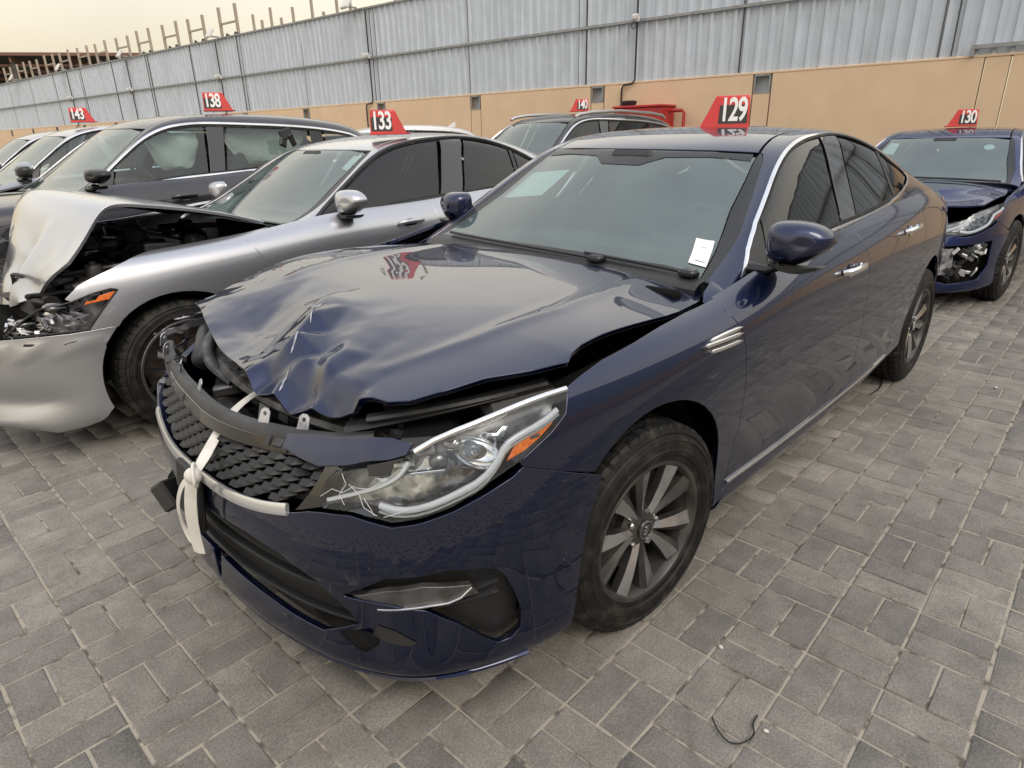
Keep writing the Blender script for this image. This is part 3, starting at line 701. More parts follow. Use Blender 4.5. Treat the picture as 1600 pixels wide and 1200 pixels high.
# ---------------------------------------------------------------- number sign for a roof
def number_sign(num, loc, yaw, label, s=1.0, flip=False):
    t = empty('roof_sign', loc, yaw); tag(t, label, 'roof sign', 'red numbered signs on the car roofs')
    # trapezoid body, face looks along -y (towards the viewer), sloping edge on the left
    L0, L1, H = .262, .168, .168; sg = -1 if flip else 1
    b = MB(); x0, x1 = -.135, .128
    def ring(z, a, c, d): return [(sg*a, -d, z), (sg*c, -d, z), (sg*c, d, z), (sg*a, d, z)]
    b.loft([ring(0, x0, x1, .058), ring(.012, x0+.004, x1, .056), ring(H*.5, x0+.040, x1-.003, .045), ring(H-.006, x0+.076, x1-.006, .034), ring(H, x0+.082, x1-.012, .029)])
    o = b.obj('sign_body', 'sign_red', t, angle=20); 
    mo = o.modifiers.new('bevel', 'BEVEL'); mo.width = .004; mo.segments = 2; mo.limit_method = 'ANGLE'; mo.angle_limit = R(25)
    b = MB(); b.box((-.142*sg, -.02, .006), (.028, .03, .012), bev=.004); b.box((.0, 0, .004), (.27, .125, .008), bev=.003); b.obj('magnet_foot', 'sign_red', t)
    tilt = math.atan2(.058-.030, H)
    fc = lambda a, z, d: np.stack([np.asarray(a, float), -(.0575-np.asarray(z)*.165)-np.asarray(d), np.asarray(z, float)], -1)
    ca = .042*sg-.003
    b = MB(); b.prism([(ca-.074, .024), (ca+.078, .024), (ca+.074, .156), (ca-.072, .158)], 0, .0022, fc); b.obj('number_plate', 'sign_blk', t)
    q = text_obj('number', num, .170, .0008, .0036, 'sign_wht', .90); q.parent = t
    q.location = tuple(fc(ca+.003, .090, .0034)); q.rotation_euler = (R(90)-math.atan(.165), 0, 0); q.scale = (.62, 1, 1)
    # same plate on the back
    b = MB(); bk = lambda a, z, d: fc(a, z, d)*np.array([1, -1, 1]); b.prism([(ca-.074, .024), (ca+.078, .024), (ca+.074, .156), (ca-.072, .158)], 0, .0022, bk); b.obj('number_plate', 'sign_blk', t)
    q2 = q.copy(); COL.objects.link(q2); q2.location = tuple(bk(ca+.003, .090, .0034)); q2.rotation_euler = (R(90)-math.atan(.165), 0, math.pi)
    t.scale = (s, s, s)
    return t

# ---------------------------------------------------------------- shared outlines on the body sheets
BN0 = body_net(); GN0 = green_net()
def xz(pts, lo=3, hi=15):
    st = BN0.inv([(x, 0, z) for x, z in pts], (1, 0, 1), lo, hi); u, v = BN0.uv(st); return list(zip(u.tolist(), v.tolist()))
def arc(cx, cz, r, a0, a1, n=22): return [(cx+r*math.cos(R(a)), cz+r*math.sin(R(a))) for a in np.linspace(a0, a1, n)]
FAr = arc(.0, .335, .388, 194, 49, 20)            # front arch above the fender, from the sill forwards
FAb = arc(.0, .335, .388, 49, -17, 12)            # front arch along the bumper
RAq = arc(-2.80, .335, .388, -10, 148, 20)        # rear arch, from its front foot to the bumper
RAb = arc(-2.80, .335, .388, 148, 192, 6)
TOPV = 10.75
def xu(x, v=9.0):
    us = np.linspace(0, 19, 400); p = BN0.ev(us, np.full(400, v)); return float(np.interp(x, p[:, 0], us))
SILL = .245
U = {}
U['door_f'] = xz([(-1.655, .285), (-1.60, .50), (-1.545, .70), (-1.52, .85)])+[(xu(-1.505, 9.8), 9.8), (xu(-1.50, TOPV), TOPV)]+[(xu(x, TOPV), TOPV) for x in (-1.2, -.9, -.6)]+[(xu(-.40, TOPV), TOPV), (xu(-.375, 9.6), 9.6)]+xz([(-.40, .84), (-.455, .68), (-.485, .50), (-.475, .36), (-.45, .285)])+xz([(-.8, .282), (-1.2, .282)])
U['door_r'] = xz([(-2.17, .315), (-2.24, .46), (-2.33, .62), (-2.43, .76), (-2.48, .88)])+[(xu(-2.50, 9.8), 9.8), (xu(-2.50, TOPV), TOPV)]+[(xu(x, TOPV), TOPV) for x in (-2.2, -1.8)]+[(xu(-1.50, TOPV), TOPV), (xu(-1.505, 9.8), 9.8)]+xz([(-1.52, .85), (-1.545, .70), (-1.60, .50), (-1.655, .285)])+xz([(-1.9, .290)])
U['sill'] = xz([(-.45, .285), (-.8, .282), (-1.2, .282), (-1.655, .285), (-1.9, .290), (-2.17, .315)])+[(xu(-2.22, 1), .35), (xu(-1.3, 1), .25), (xu(-.40, 1), .35)]
U['fender'] = [(xu(-.375, 9.6), 9.6)]+xz([(-.40, .84), (-.455, .68), (-.485, .50), (-.475, .36), (-.45, .285), (-.42, .25)])+xz(FAr)+B_seam[::-1][1:]+B_lamp[3:0:-1]+[(12.67, 9.22)]+B_fend_top[::-1][1:]+[(10.02, 10.6)]
U['quarter'] = xz([(-2.17, .315), (-2.26, .27)])+xz(RAq)+xz([(-3.35, .60)], 1)+[(3.3, 6.6), (1.9, 6.6), (1.9, 10.75)]+[(xu(x, TOPV), TOPV) for x in (-3.4, -3.0, -2.7)]+[(xu(-2.50, TOPV), TOPV), (xu(-2.50, 9.8), 9.8)]+xz([(-2.48, .88), (-2.43, .76), (-2.33, .62), (-2.24, .46)])
U['rear_bumper'] = [(0, .6), (0, 6.5), (1.9, 6.5), (3.3, 6.5)]+xz([(-3.35, .595)], 1)+xz(RAb)+[(4.2, .8), (3, .6)]
U['trunk_lid'] = [(0, 6.6), (0, 10.9), (1.85, 10.9), (1.85, 6.6)]
U['tail_lamp'] = [(1.95, 8.0), (1.95, 9.6), (2.8, 9.7), (3.7, 9.6), (4.15, 9.42), (3.9, 9.15), (3.3, 8.6), (2.8, 8.1)]
mirU = lambda p: [(38-a, b) for a, b in p]
_bh = B_bump_top                                   # seam -> under the lamp -> under the grille, left half
U['bumper'] = [(10.0, 0)][:0]+B_seam[::-1][:-1]+_bh+mirU(_bh)[::-1]+mirU(B_seam)[1:]+mirU(B_archb)+mirU([(13.1, .7), (13.5, .5), (15, .3), (17, .3)])+[(19, .3)]+[(17, .3), (15, .3), (13.5, .5), (13.1, .7)]+B_archb[::-1][:-1]
# upper body
U['dlo'] = [(.9, 1.25)]+G_chrome[:-1]
_dl = G_chrome
U['glass_f'] = [(2.15, .95), (2.55, 2.85)]+[(a, b-.10) for a, b in _dl[3:7]]+[(6.02, 3.30), (5.50, .95)]
U['pillar_b'] = [(5.55, .95), (6.10, 3.36), (6.66, 3.62), (6.12, .95)]
U['glass_r'] = [(6.17, .95), (6.72, 3.60), (7.228, 3.72), (7.60, 3.48), (7.80, 3.36), (7.70, 1.08)]
U['pillar_c'] = [(7.74, 1.05), (7.84, 3.36), (7.93, 3.32), (7.83, 1.08)]
U['glass_q'] = [(7.87, 1.16), (7.97, 3.28), (8.30, 3.10), (8.74, 2.72), (8.74, 2.15), (8.42, 1.55)]
U['sail'] = [(.92, 1.35), (1.36, 2.55), (2.0, 2.90), (2.45, 2.86), (2.10, .95), (1.5, .95)]
tr_ = G_trim
U['trim_a'] = [(.02, 4.22)]+tr_+[(4.33, 4.74)]+G_glassL[::-1]+[(.02, 4.58)]
U['side'] = [(0, .75)]+[(0, 4.18)]+[(a, b-.02) for a, b in tr_]+[(4.34, 4.72), (5.2, 4.86), (6.2, 4.92), (7.2, 4.95), (8.0, 5.0), (8.6, 4.9), (9.4, 4.8), (10.2, 4.65), (10.7, 4.5), (11.9, 4.2), (11.9, .3), (9, .3), (5, .3), (2, .4)]
U['roof'] = [(4.36, 4.80), (5.2, 4.92), (6.2, 4.98), (7.2, 5.01), (8.0, 5.06), (8.02, 6), (8.04, 7), (8.02, 8), (8.0, 8.94), (7.2, 8.99), (6.2, 9.02), (5.2, 9.08), (4.36, 9.2)]+[(4.46, 8.3), (4.47, 7.4), (4.47, 6.6), (4.45, 5.7)]
U['windscreen'] = [(.04, 4.60)]+G_glassL+G_header[1:]+[(a, 14-b) for a, b in G_glassL[::-1]]+[(.04, 9.40), (0.02, 8), (0.02, 7), (.02, 6)]
U['rear_glass'] = [(8.07, 5.1), (8.6, 5.0), (9.4, 4.9), (10.2, 4.78), (10.6, 4.7), (10.75, 6), (10.8, 7), (10.75, 8), (10.6, 9.3), (10.2, 9.22), (9.4, 9.1), (8.6, 9.0), (8.07, 8.9), (8.09, 7)]
U['deck'] = [(10.66, 4.62), (10.80, 6), (10.85, 7), (10.80, 8), (10.66, 9.38), (12, 9.6), (12, 7), (12, 4.4)]
U["hood_edge"] = H_edge+[(3.4, .72), (2.6, .70), (1.9, .72), (1.2, .76), (.75, .82)]+H_rear[::-1]


def door_handle(root, B, u, v, m, side):
    st = B.st(np.array([u, u]), np.array([v, v]))[0]; p = B.pos(st); n = B.nrm(st); t = B.pos(st+[.03, 0])-B.pos(st-[.03, 0]); t /= np.linalg.norm(t); up = np.cross(n, t); up = up if up[2] > 0 else -up
    b = MB(); Lh = .088
    pts = [p+t*a*Lh+n*o for a, o in ((-1, .002), (-.97, .020), (-.8, .031), (-.4, .036), (0, .037), (.4, .036), (.8, .031), (.97, .020), (1, .002))]
    b.tube(pts, [.009, .011, .0115, .0115, .0115, .0115, .0118, .012, .010], 10, up=up, flat=1.15)
    o = b.obj('door_handle', m, root)
    b = MB(); rg = []
    for k, (a, c) in enumerate(((1, .0012), (.8, .001), (0.01, -.0005))):
        rg.append([p+t*(.05*a*math.cos(q))+up*(.026*a*math.sin(q)-.004)+n*c for q in np.linspace(0, 2*math.pi, 25)[:-1]])
    b.loft(rg, cap=False); b.obj('handle_recess', 'gloss', o)
    b = MB(); c = p-t*Lh*.9+n*.012-up*.0
    b.ell(c+t*.0, (.012, .008, .012), 12, 6, rot=np.stack([t, n, up], 1)); b.obj('lock_cover', m, o)

def mirror(root, c, m, side, low='trim', s=1.0, wk=1.0, hk=1.0):
    # door mirror; c = centre of the shell
    c = np.array(c, float); rings = []
    # shell: y outwards, x forwards; rounded front, flat glass at the back
    for a, hy in ((-.062, .0), (-.055, .55), (-.03, .86), (0, 1), (.03, 1.02), (.052, .98), (.060, .92)):
        pass
    n = 32
    prof = [(.052, .20), (.049, .45), (.041, .68), (.026, .86), (.006, .96), (-.022, 1.0), (-.046, .985)]
    for x, k in prof:
        r = []
        for q in np.linspace(0, 2*math.pi, n+1)[:-1]:
            cy, cz = math.cos(q), math.sin(q); ot = cy*side > 0
            ey, ez = (.85, .95) if ot else (.42, .55)
            cy = math.copysign(abs(cy)**ey, cy); cz = math.copysign(abs(cz)**ez, cz); a = abs(cy) if ot else -abs(cy)
            hz = (.070-.020*max(a, 0)) if cz > 0 else (.066-.030*max(a, 0)+.006*min(a, 0))
            r.append(c+np.array([x*s-.022*max(a, 0)*s, k*.098*cy*s*wk+side*.002, k*hz*cz*s*hk+.010+.012*max(a, 0)*k]))
        rings.append(r)
    b = MB(); b.loft(rings); o = b.obj('mirror', m, root, angle=45)
    b = MB(); r2 = [p+np.array([-.004, 0, 0]) for p in rings[-1]]; cc = np.mean(r2, 0); b.loft([[cc+(p-cc)*.93 for p in r2], [cc+(p-cc)*.91+np.array([.006, 0, 0]) for p in r2]]); b.obj('mirror_glass', 'chrome', o)
    b = MB(); lowr = []
    for k, (dx, f) in enumerate(((.045, .55), (.02, .92), (-.02, 1.0), (-.046, 1.0))):
        lowr.append([c+np.array([dx*s, side*.002+f*.086*s*math.cos(q), (-.052-.018*f*(1-abs(math.cos(q))**2)*.9)*s+.010*math.sin(q)]) for q in np.linspace(0, 2*math.pi, 17)[:-1]])
    b.loft(lowr); b.obj('mirror_base', low, o)
    b = MB(); a = c+np.array([.0, -side*.035, -.055]); e_ = c+np.array([.012, -side*.135, -.075])
    b.tube([a, a*.6+e_*.4+np.array([0, 0, -.012]), e_], [.030, .027, .034], 12, flat=.6, up=(0, 0, 1)); b.obj('mirror_arm', low, o)
    return o

def interior(root, xs=0.0, zs=0.0, bag=False, ys=1.0, seatc='seat'):
    d = MB()
    pr = [(-.56, .90), (-.80, .955), (-.98, .965), (-1.06, .93), (-1.08, .84), (-1.02, .72), (-.9, .66)]
    rg = [[(x+xs-.02*abs(y), y*ys, z+zs-.03*(abs(y) > .6)) for x, z in pr] for y in (-.70, -.62, -.3, 0, .3, .62, .70)]
    d.loft(rg, closed=False, cap=False); d.box((-1.03+xs, .38*ys, .965+zs), (.16, .34, .05), bev=.02); d.obj('dashboard', 'dash_g' if bag == 'g' else 'dash', root)
    b = MB(); c = np.array([-1.22+xs, .37*ys, .93+zs]); rt = rotm(0, R(-62), 0)
    b.tube([c+rt@np.array([.185*math.cos(a), .185*math.sin(a), 0]) for a in np.linspace(0, 2*math.pi, 33)[:-1]], .015, 8, closed=True)
    b.ell(c+rt@np.array([0, 0, -.01]), (.07, .08, .025), 14, 8, rot=rt)
    for a in (0, 180, 270): b.box(c+rt@np.array([.11*math.cos(R(a+90)), .11*math.sin(R(a+90)), 0]), (.03, .15, .015), rot=rt@rotm(0, 0, R(a)), bev=.005)
    b.tube([c, c+np.array([.25, 0, -.10])], .03, 8); b.obj('steering_wheel', 'dash', root)
    for y in (.37, -.37):
        b = MB(); y = y*ys
        b.box((-1.55+xs, y, .62+zs), (.52, .50, .16), rot=rotm(0, R(-8), 0), bev=.06)
        b.box((-1.86+xs, y, .88+zs), (.15, .49, .58), rot=rotm(0, R(-20), 0), bev=.06)
        b.box((-1.99+xs, y, 1.235+zs), (.10, .26, .17), rot=rotm(0, R(-14), 0), bev=.045)
        b.tube([(-1.97+xs, y-.05, 1.08+zs), (-1.985+xs, y-.05, 1.2+zs)], .007, 6); b.tube([(-1.97+xs, y+.05, 1.08+zs), (-1.985+xs, y+.05, 1.2+zs)], .007, 6)
        b.obj('seat', seatc, root)
    b = MB(); b.box((-2.55+xs, 0, .62+zs), (.5, 1.25*ys, .16), rot=rotm(0, R(-8), 0), bev=.06); b.box((-2.86+xs, 0, .86+zs), (.14, 1.25*ys, .50), rot=rotm(0, R(-24), 0), bev=.05)
    b.obj('rear_bench', seatc, root)
    b = MB(); b.box((-1.9+xs, 0, .36+zs*.5), (2.9, 1.5*ys, .04)); b.box((-.72+xs, 0, .66+zs), (.03, 1.5*ys, .60)); b.obj('cabin_floor', 'liner', root)
    b = MB(); b.box((-1.13+xs, .0, 1.275+zs), (.05, .22, .06), bev=.02); b.obj('inner_mirror', 'dash', root)

def wheel_wells(root, x, rad, ys=1.0, W=.815):
    n = 16; r = rad+.07
    for sd in (-1, 1):
        b = MB(); ring = lambda y, rr: [(x+rr*math.cos(a), sd*y*ys, rad+rr*math.sin(a)) for a in np.linspace(R(-14), R(194), n)]
        b.loft([ring(W, r), ring(.58, r-.01), ring(.56, .04)], closed=False, cap=False); b.obj('wheel_liner', 'liner', root)

def car(name, label, pm, loc=(0, 0, 0), yaw=0, fb=None, fg=None, fh=None, gh=None, step=.045, chrome='chrome', group=None, wheels=('plain', .335, .235), wb=-2.79, track=.905, ys=1.0, skip=(), glass_w='glass', glass_s='glass_t', handle='chrome', mir=True, inter=(0, 0), mirpos=(-.70, .93, 1.045), roof='paint', spin=0, steer=0, wlip=0, seats='seat', grille=True, wx=0, mk_=(1.0, 1.0)):
    root = empty(name, loc, yaw); tag(root, label, 'car', group)
    B = body_net(fb); G = green_net(fg, gh); H = hood_net(fh, dam=False)
    sides = ((B, G, 1), (mirror_net(B), mirror_net(G), -1))
    sk = set(skip)
    for Bs, Gs, sd in sides:
        if sd < 0: st_ = step*1.5
        else: st_ = step
        for nm, key, mt in (('front_door', 'door_f', pm), ('rear_door', 'door_r', pm), ('sill', 'sill', pm), ('fender', 'fender', pm), ('quarter_panel', 'quarter', pm), ('rear_bumper', 'rear_bumper', pm), ('trunk_lid', 'trunk_lid', pm)):
            if (nm, sd) in sk or nm in sk: continue
            hol = [U['tail_lamp']] if nm == 'quarter_panel' else ()
            panel(nm, Bs, U[key], mt, root, holes=hol, step=st_, gap=0 if nm in ('trunk_lid',) else .0022)
        if 'tail_lamp' not in sk: panel('tail_lamp', Bs, U['tail_lamp'], 'red_lens', root, step=st_, off=.003)
        hol = [U['dlo']]
        panel('body_side_frame', Gs, U['side'], pm, root, holes=hol, step=st_)
        for nm, key in (('front_side_glass', 'glass_f'), ('rear_side_glass', 'glass_r'), ('quarter_glass', 'glass_q')):
            panel(nm, Gs, U[key], glass_s, root, step=.09, off=-.006, lip=0)
        for nm, key in (('b_pillar', 'pillar_b'), ('window_divider', 'pillar_c'), ('mirror_sail', 'sail')):
            panel(nm, Gs, U[key], 'trim' if nm != 'b_pillar' else 'gloss', root, step=.06, off=-.003, lip=.01)
        panel('windscreen_trim', Gs, U['trim_a'], 'trim', root, step=.05, off=-.002, lip=.01)
        ribbon('window_surround', Gs, G_chrome, .022, .014, chrome, root, off=.001, closed=True, smooth=1)
        ribbon('window_seal', Gs, [(a+(.0), b+(.13 if k > 14 else -.13 if k > 2 else 0)) for k, (a, b) in enumerate(G_chrome)], .020, .008, 'rubber', root, off=-.004, closed=True)
        door_handle(root, Bs, xu(-1.285, 8.3), 8.25, handle, sd); door_handle(root, Bs, xu(-2.17, 8.6), 8.62, handle, sd)
        if mir: mirror(root, np.array(mirpos)*np.array([1, sd*ys, 1]), pm if mk_[0] == 1 else 'trim', sd, wk=mk_[0], hk=mk_[1])
    panel('roof', G, U['roof'], 'glass_t' if roof == 'glass' else ('black_paint' if roof == 'black' else pm), root, step=step*1.5, gap=.003)
    panel('windscreen', G, U['windscreen'], glass_w, root, step=.09, off=-.003, lip=0)
    panel('rear_window', G, U['rear_glass'], 'glass_t', root, step=.1, off=-.003, lip=.008)
    panel('deck_lid', G, U['deck'], pm, root, step=step*1.5)
    panel('cowl', G, [(-.0, 3.9), (.0, 4.5), (0, 7), (0, 9.5), (0, 10.1), (.25, 9.6), (.12, 9), (.08, 7), (.12, 5), (.25, 4.4)], 'trim', root, step=.06, off=.0)
    if 'hood' not in sk:
        panel('hood', H, [(.5, 1.2), (.45, 5), (.5, 8.8), (3, 9.05), (4.6, 9.0), (6.0, 8.7), (6.9, 8.0), (7.3, 6.5), (7.4, 5), (7.3, 3.5), (6.9, 2.0), (6.0, 1.3), (4.6, 1.0), (3, .95)], pm, root, step=step, under=(.02, 'liner'))
    if 'bumper' not in sk:
        panel('front_bumper', B, U['bumper'], pm, root, holes=[U['lamp_dummy']] if 'lamp_dummy' in U else (), step=step)
        for f in (lambda p: p, mirU):
            lp = panel('headlight', B, f(B_lamp), 'lamp_dk', root, step=step, off=-.03)
            panel('lens', B, f(B_lamp), 'lens', lp, step=step, lip=0, off=.001)
            ribbon('light_guide', B, f(B_drl2), .022, .01, 'drl', lp, off=-.008)
        if grille:
            gl = B_gtop[:1]+B_grille[1:]+mirU(B_grille[1:])[::-1]+mirU(B_gtop[:1])+[(21.8, 9.2), (19, 9.4), (16.2, 9.2)]
            panel('grille', B, gl, 'plastic', root, step=step, off=-.02)
    b = MB(); b.box((-.1, 0, .42), (1.35, 1.1*ys, .30), bev=.05); b.box((-1.75, 0, .27), (3.4, 1.46*ys, .06)); b.obj('underbody', 'liner', root)
    wheel_wells(root, 0, wheels[1]+.005, ys); wheel_wells(root, wb, wheels[1]+.005, ys)
    interior(root, inter[0], inter[1], ys=ys, seatc=seats)
    stl, rad, rim = wheels
    for x, sd, sp, stt in ((wx, 1, spin, steer), (wb, 1, spin+1.1, 0), (wx, -1, .4, steer), (wb, -1, .9, 0)):
        wheel(root, x, sd*track*ys, sd, stl, rad, rim, stt, sp)
    return root, B, G, H
# ---------------------------------------------------------------- the crashed navy sedan in front
_t = R(-1.0); _m = np.eye(4); _m[1, 1] = math.cos(_t); _m[1, 2] = -math.sin(_t); _m[2, 1] = math.sin(_t); _m[2, 2] = math.cos(_t)
_T = np.eye(4); _T[1, 3] = .85; _Ti = np.eye(4); _Ti[1, 3] = -.85; ROLL = _T@_m@_Ti
hero = empty('crashed_sedan'); tag(hero, 'dark navy sedan in front with crumpled hood and broken grille, sign 129 on its roof', 'car')
XF[0] = ROLL
B = BN0; G = GN0; H = hood_net(); Bm = mirror_net(B); Gm = mirror_net(G); st = .024
for Bs, Gs, sd in ((B, G, 1), (Bm, Gm, -1)):
    s_ = st if sd > 0 else .06
    for nm, key in (('front_door', 'door_f'), ('rear_door', 'door_r'), ('sill', 'sill'), ('fender', 'fender'), ('quarter_panel', 'quarter'), ('rear_bumper', 'rear_bumper'), ('trunk_lid', 'trunk_lid')):
        poly = U[key]; disp = None
        if nm == 'fender' and sd < 0:      # what is left of the torn right fender
            poly = [(xu(-.375, 9.6), 9.6)]+xz([(-.40, .84), (-.455, .68), (-.485, .50), (-.475, .36), (-.45, .285), (-.42, .25)])+xz(arc(0, .335, .388, 194, 80, 14))+[(11.6, 8.3), (11.75, 9.0), (11.3, 9.4), (11.0, 10.35), (10.5, 10.58), (10.02, 10.6)]
            disp = lambda P: P+np.stack([0*P[:, 0], .05*np.clip((P[:, 0]+.1)/.25, 0, 1), .0*P[:, 0]], 1)
        panel(nm, Bs, poly, 'navy', hero, holes=[U['tail_lamp']] if nm == 'quarter_panel' else (), step=s_, disp=disp, gap=0 if nm == 'trunk_lid' else .0024)
    tl = panel('tail_lamp', Bs, U['tail_lamp'], 'red_lens', hero, step=.03, off=.004)
    panel('body_side_frame', Gs, U['side'], 'navy', hero, holes=[U['dlo']], step=s_)
    for nm, key in (('front_side_glass', 'glass_f'), ('rear_side_glass', 'glass_r'), ('quarter_glass', 'glass_q')):
        panel(nm, Gs, U[key], 'glass_h', hero, step=.07, off=-.006, lip=0)
    for nm, key in (('b_pillar', 'pillar_b'), ('window_divider', 'pillar_c'), ('mirror_sail', 'sail')):
        panel(nm, Gs, U[key], 'gloss' if nm == 'b_pillar' else 'trim', hero, step=.05, off=-.003, lip=.01)
    panel('windscreen_trim', Gs, U['trim_a'], 'trim', hero, step=.03, off=-.002, lip=.01)
    ribbon('window_surround', Gs, G_chrome, .015, .006, 'chrome', hero, off=0 if sd > 0 else -.008, closed=True, smooth=1)
    ribbon('window_seal', Gs, [(a, b+(.13 if k > 14 else -.13 if k > 2 else 0)) for k, (a, b) in enumerate(G_chrome)], .020, .008, 'rubber', hero, off=-.004, closed=True)
    ribbon('sill_strip', Bs, xz([(-.46, .300), (-.8, .294), (-1.3, .294), (-1.9, .300), (-2.14, .318)]), .012, .010, 'chrome', hero, off=.003)
    door_handle(hero, Bs, xu(-1.285, 8.3), 8.22, 'chrome', sd); door_handle(hero, Bs, xu(-2.17, 8.6), 8.62, 'chrome', sd)
    mirror(hero, (-.70, .912, 1.040) if sd > 0 else (-.78, -.80, 1.03), 'navy', sd)
panel('roof', G, U['roof'], 'navy', hero, step=.035, gap=.003)
panel('windscreen', G, U['windscreen'], 'glass', hero, step=.06, off=-.003, lip=0)
panel('rear_window', G, U['rear_glass'], 'glass_t', hero, step=.08, off=-.003, lip=.008)
panel('deck_lid', G, U['deck'], 'navy', hero, step=.05)
fr = [(.0, 4.45), (.0, 7), (.0, 9.55)]
# black ceramic band round the windscreen
wb_ = [(.03, 4.62), (.03, 9.38), (.30, 9.33), (.42, 8.6), (.46, 7), (.42, 5.4), (.30, 4.67)]
panel('windscreen_band', G, wb_, 'trim', hero, step=.05, off=-.001, lip=0)
panel('windscreen_band', G, [(3.98, 4.86), (4.28, 4.90), (4.37, 5.7), (4.40, 7), (4.37, 8.3), (4.28, 9.10), (3.98, 9.14), (4.12, 8.3), (4.06, 7.6), (3.72, 7.35), (3.70, 6.7), (4.06, 6.4), (4.12, 5.7)], 'trim', hero, step=.05, off=-.001, lip=0)
b = MB(); P0 = G.pos(G.st(np.full(25, .0), np.linspace(4.35, 9.65, 25)))
b.loft([[p+np.array([dx, 0, dz]) for p in P0] for dx, dz in ((-.02, .004), (.03, -.003), (.055, -.02), (.06, -.09))], closed=False, cap=False); b.obj('cowl', 'plastic', hero)
ft = [(-.565, .712, .930), (-.556, .745, .920), (-.548, .768, .906), (-.535, .787, .888), (-.49, .795, .880), (-.455, .775, .876), (-.462, .742, .884), (-.50, .722, .905)]
cF = np.mean(ft, 0)+np.array([0, .004, .008]); V = [cF]+[cF+(np.array(q_)-cF)*.5+np.array([0, .002, .004]) for q_ in ft]+ft+[np.array(q_)-np.array([0, 0, .05]) for q_ in ft]; n = 8
F = [(0, 1+i, 1+(i+1) % n) for i in range(n)]+[(1+i, 1+n+i, 1+n+(i+1) % n, 1+(i+1) % n) for i in range(n)]+[(1+n+i, 1+2*n+i, 1+2*n+(i+1) % n, 1+n+(i+1) % n) for i in range(n)]
mk('pillar_foot', V, F, 'navy', hero, angle=50)
# sticker and sheet of paper behind the glass
pp = panel('windscreen_sticker', G, G_sticker, 'paper_w', hero, step=.02, off=.001, lip=.0, gap=0)
def on_g(u, v, o=.0018): s0 = G.st(np.array([u]), np.array([v])); return G.pos(s0, o)[0]
gq = np.array(G_sticker)
for k, (t0, h0) in enumerate(((.90, .012), (.86, .008))):
    pass
ix = lambda a, b_: tuple((gq[0]*(1-a)*(1-b_)+gq[1]*a*(1-b_)+gq[2]*a*b_+gq[3]*(1-a)*b_).tolist())
panel('fine_print', G, [ix(.22, .84), ix(.80, .84), ix(.80, .865), ix(.22, .865)], 'ink', pp, step=.01, off=.0016, lip=0, gap=0)
panel('fine_print', G, [ix(.34, .30), ix(.66, .30), ix(.66, .31), ix(.34, .31)], 'ink', pp, step=.01, off=.0016, lip=0, gap=0)
pp = panel('paper_sheet', G, G_paper, 'paper', hero, step=.05, off=-.03, lip=0, gap=0)
interior(hero, 0, 0)
# ---- wipers
for (u0, v0), (u1, v1) in (((.10, 6.2), (.32, 9.0)), ((.10, 4.9), (.30, 6.4))):
    uu = np.linspace(u0, u1, 8); vv = np.linspace(v0, v1, 8); P = G.pos(G.st(uu, vv), .012)
    b = MB(); b.tube(P, .006, 6); b.box(P[0], (.05, .06, .025), bev=.008); b.obj('wiper', 'trim', hero)
# ---- hood: buckled, popped up along the left edge
def seg_d(P, pts):
    d = np.full(len(P), 1e9)
    for a, b_ in zip(pts[:-1], pts[1:]):
        a = np.array(a[:2]); b_ = np.array(b_[:2]); v = b_-a; t = np.clip(((P[:, :2]-a)@v)/(v@v), 0, 1); d = np.minimum(d, np.sqrt(((P[:, :2]-a-t[:, None]*v)**2).sum(1)))
    return d
CR = np.array([(-.1, -.9, 0), (.2, -.9, 0), (.5, -.9, .0), (.8, -.9, 0), (-.1, .9, 0), (.2, .9, 0), (.5, .9, 0), (.8, .9, 0), (.0, -.5, 0), (.0, 0, 0), (.0, .5, 0), (.24, -.66, .006), (.22, -.40, .012), (.22, -.12, .008), (.24, .16, .006), (.28, .42, .004), (.34, .62, 0),
 (.38, -.70, .0), (.40, -.50, .004), (.39, -.34, -.006), (.385, -.20, .004), (.345, -.10, .030), (.36, .02, .006), (.37, .16, .012), (.38, .32, .004), (.45, .50, .0), (.44, .70, 0),
 (.49, -.60, .002), (.50, -.44, -.014), (.505, -.28, -.040), (.49, -.14, -.034), (.455, -.04, .034), (.475, .035, .052), (.48, .10, -.002), (.47, .20, .010), (.49, .34, .0), (.56, .46, .0),
 (.57, -.52, -.004), (.60, -.36, -.030), (.61, -.20, -.048), (.60, -.06, -.040), (.555, .035, .010), (.565, .085, .046), (.60, .135, -.012), (.55, .185, -.014), (.53, .255, .016), (.575, .275, .022), (.58, .32, -.006), (.60, .385, .0),
 (.66, -.44, -.012), (.68, -.24, -.030), (.69, -.06, -.030), (.655, .08, -.004), (.66, .155, .036), (.70, .185, .026), (.68, .235, -.026), (.645, .27, -.012), (.635, .305, .016), (.69, .325, .010), (.66, .37, -.016), (.66, .44, -.012), (.8, -.3, -.03), (.8, 0, -.03), (.8, .2, .0), (.8, .35, -.02), (.8, .6, 0)])
_cd = delaunay_2d_cdt([Vector(p[:2]) for p in CR], [], [], 0, 1e-6); _ct = np.array(_cd[2]); _cv = np.array([tuple(v) for v in _cd[0]]); _cz = np.array([CR[q[0]][2] for q in _cd[3]])
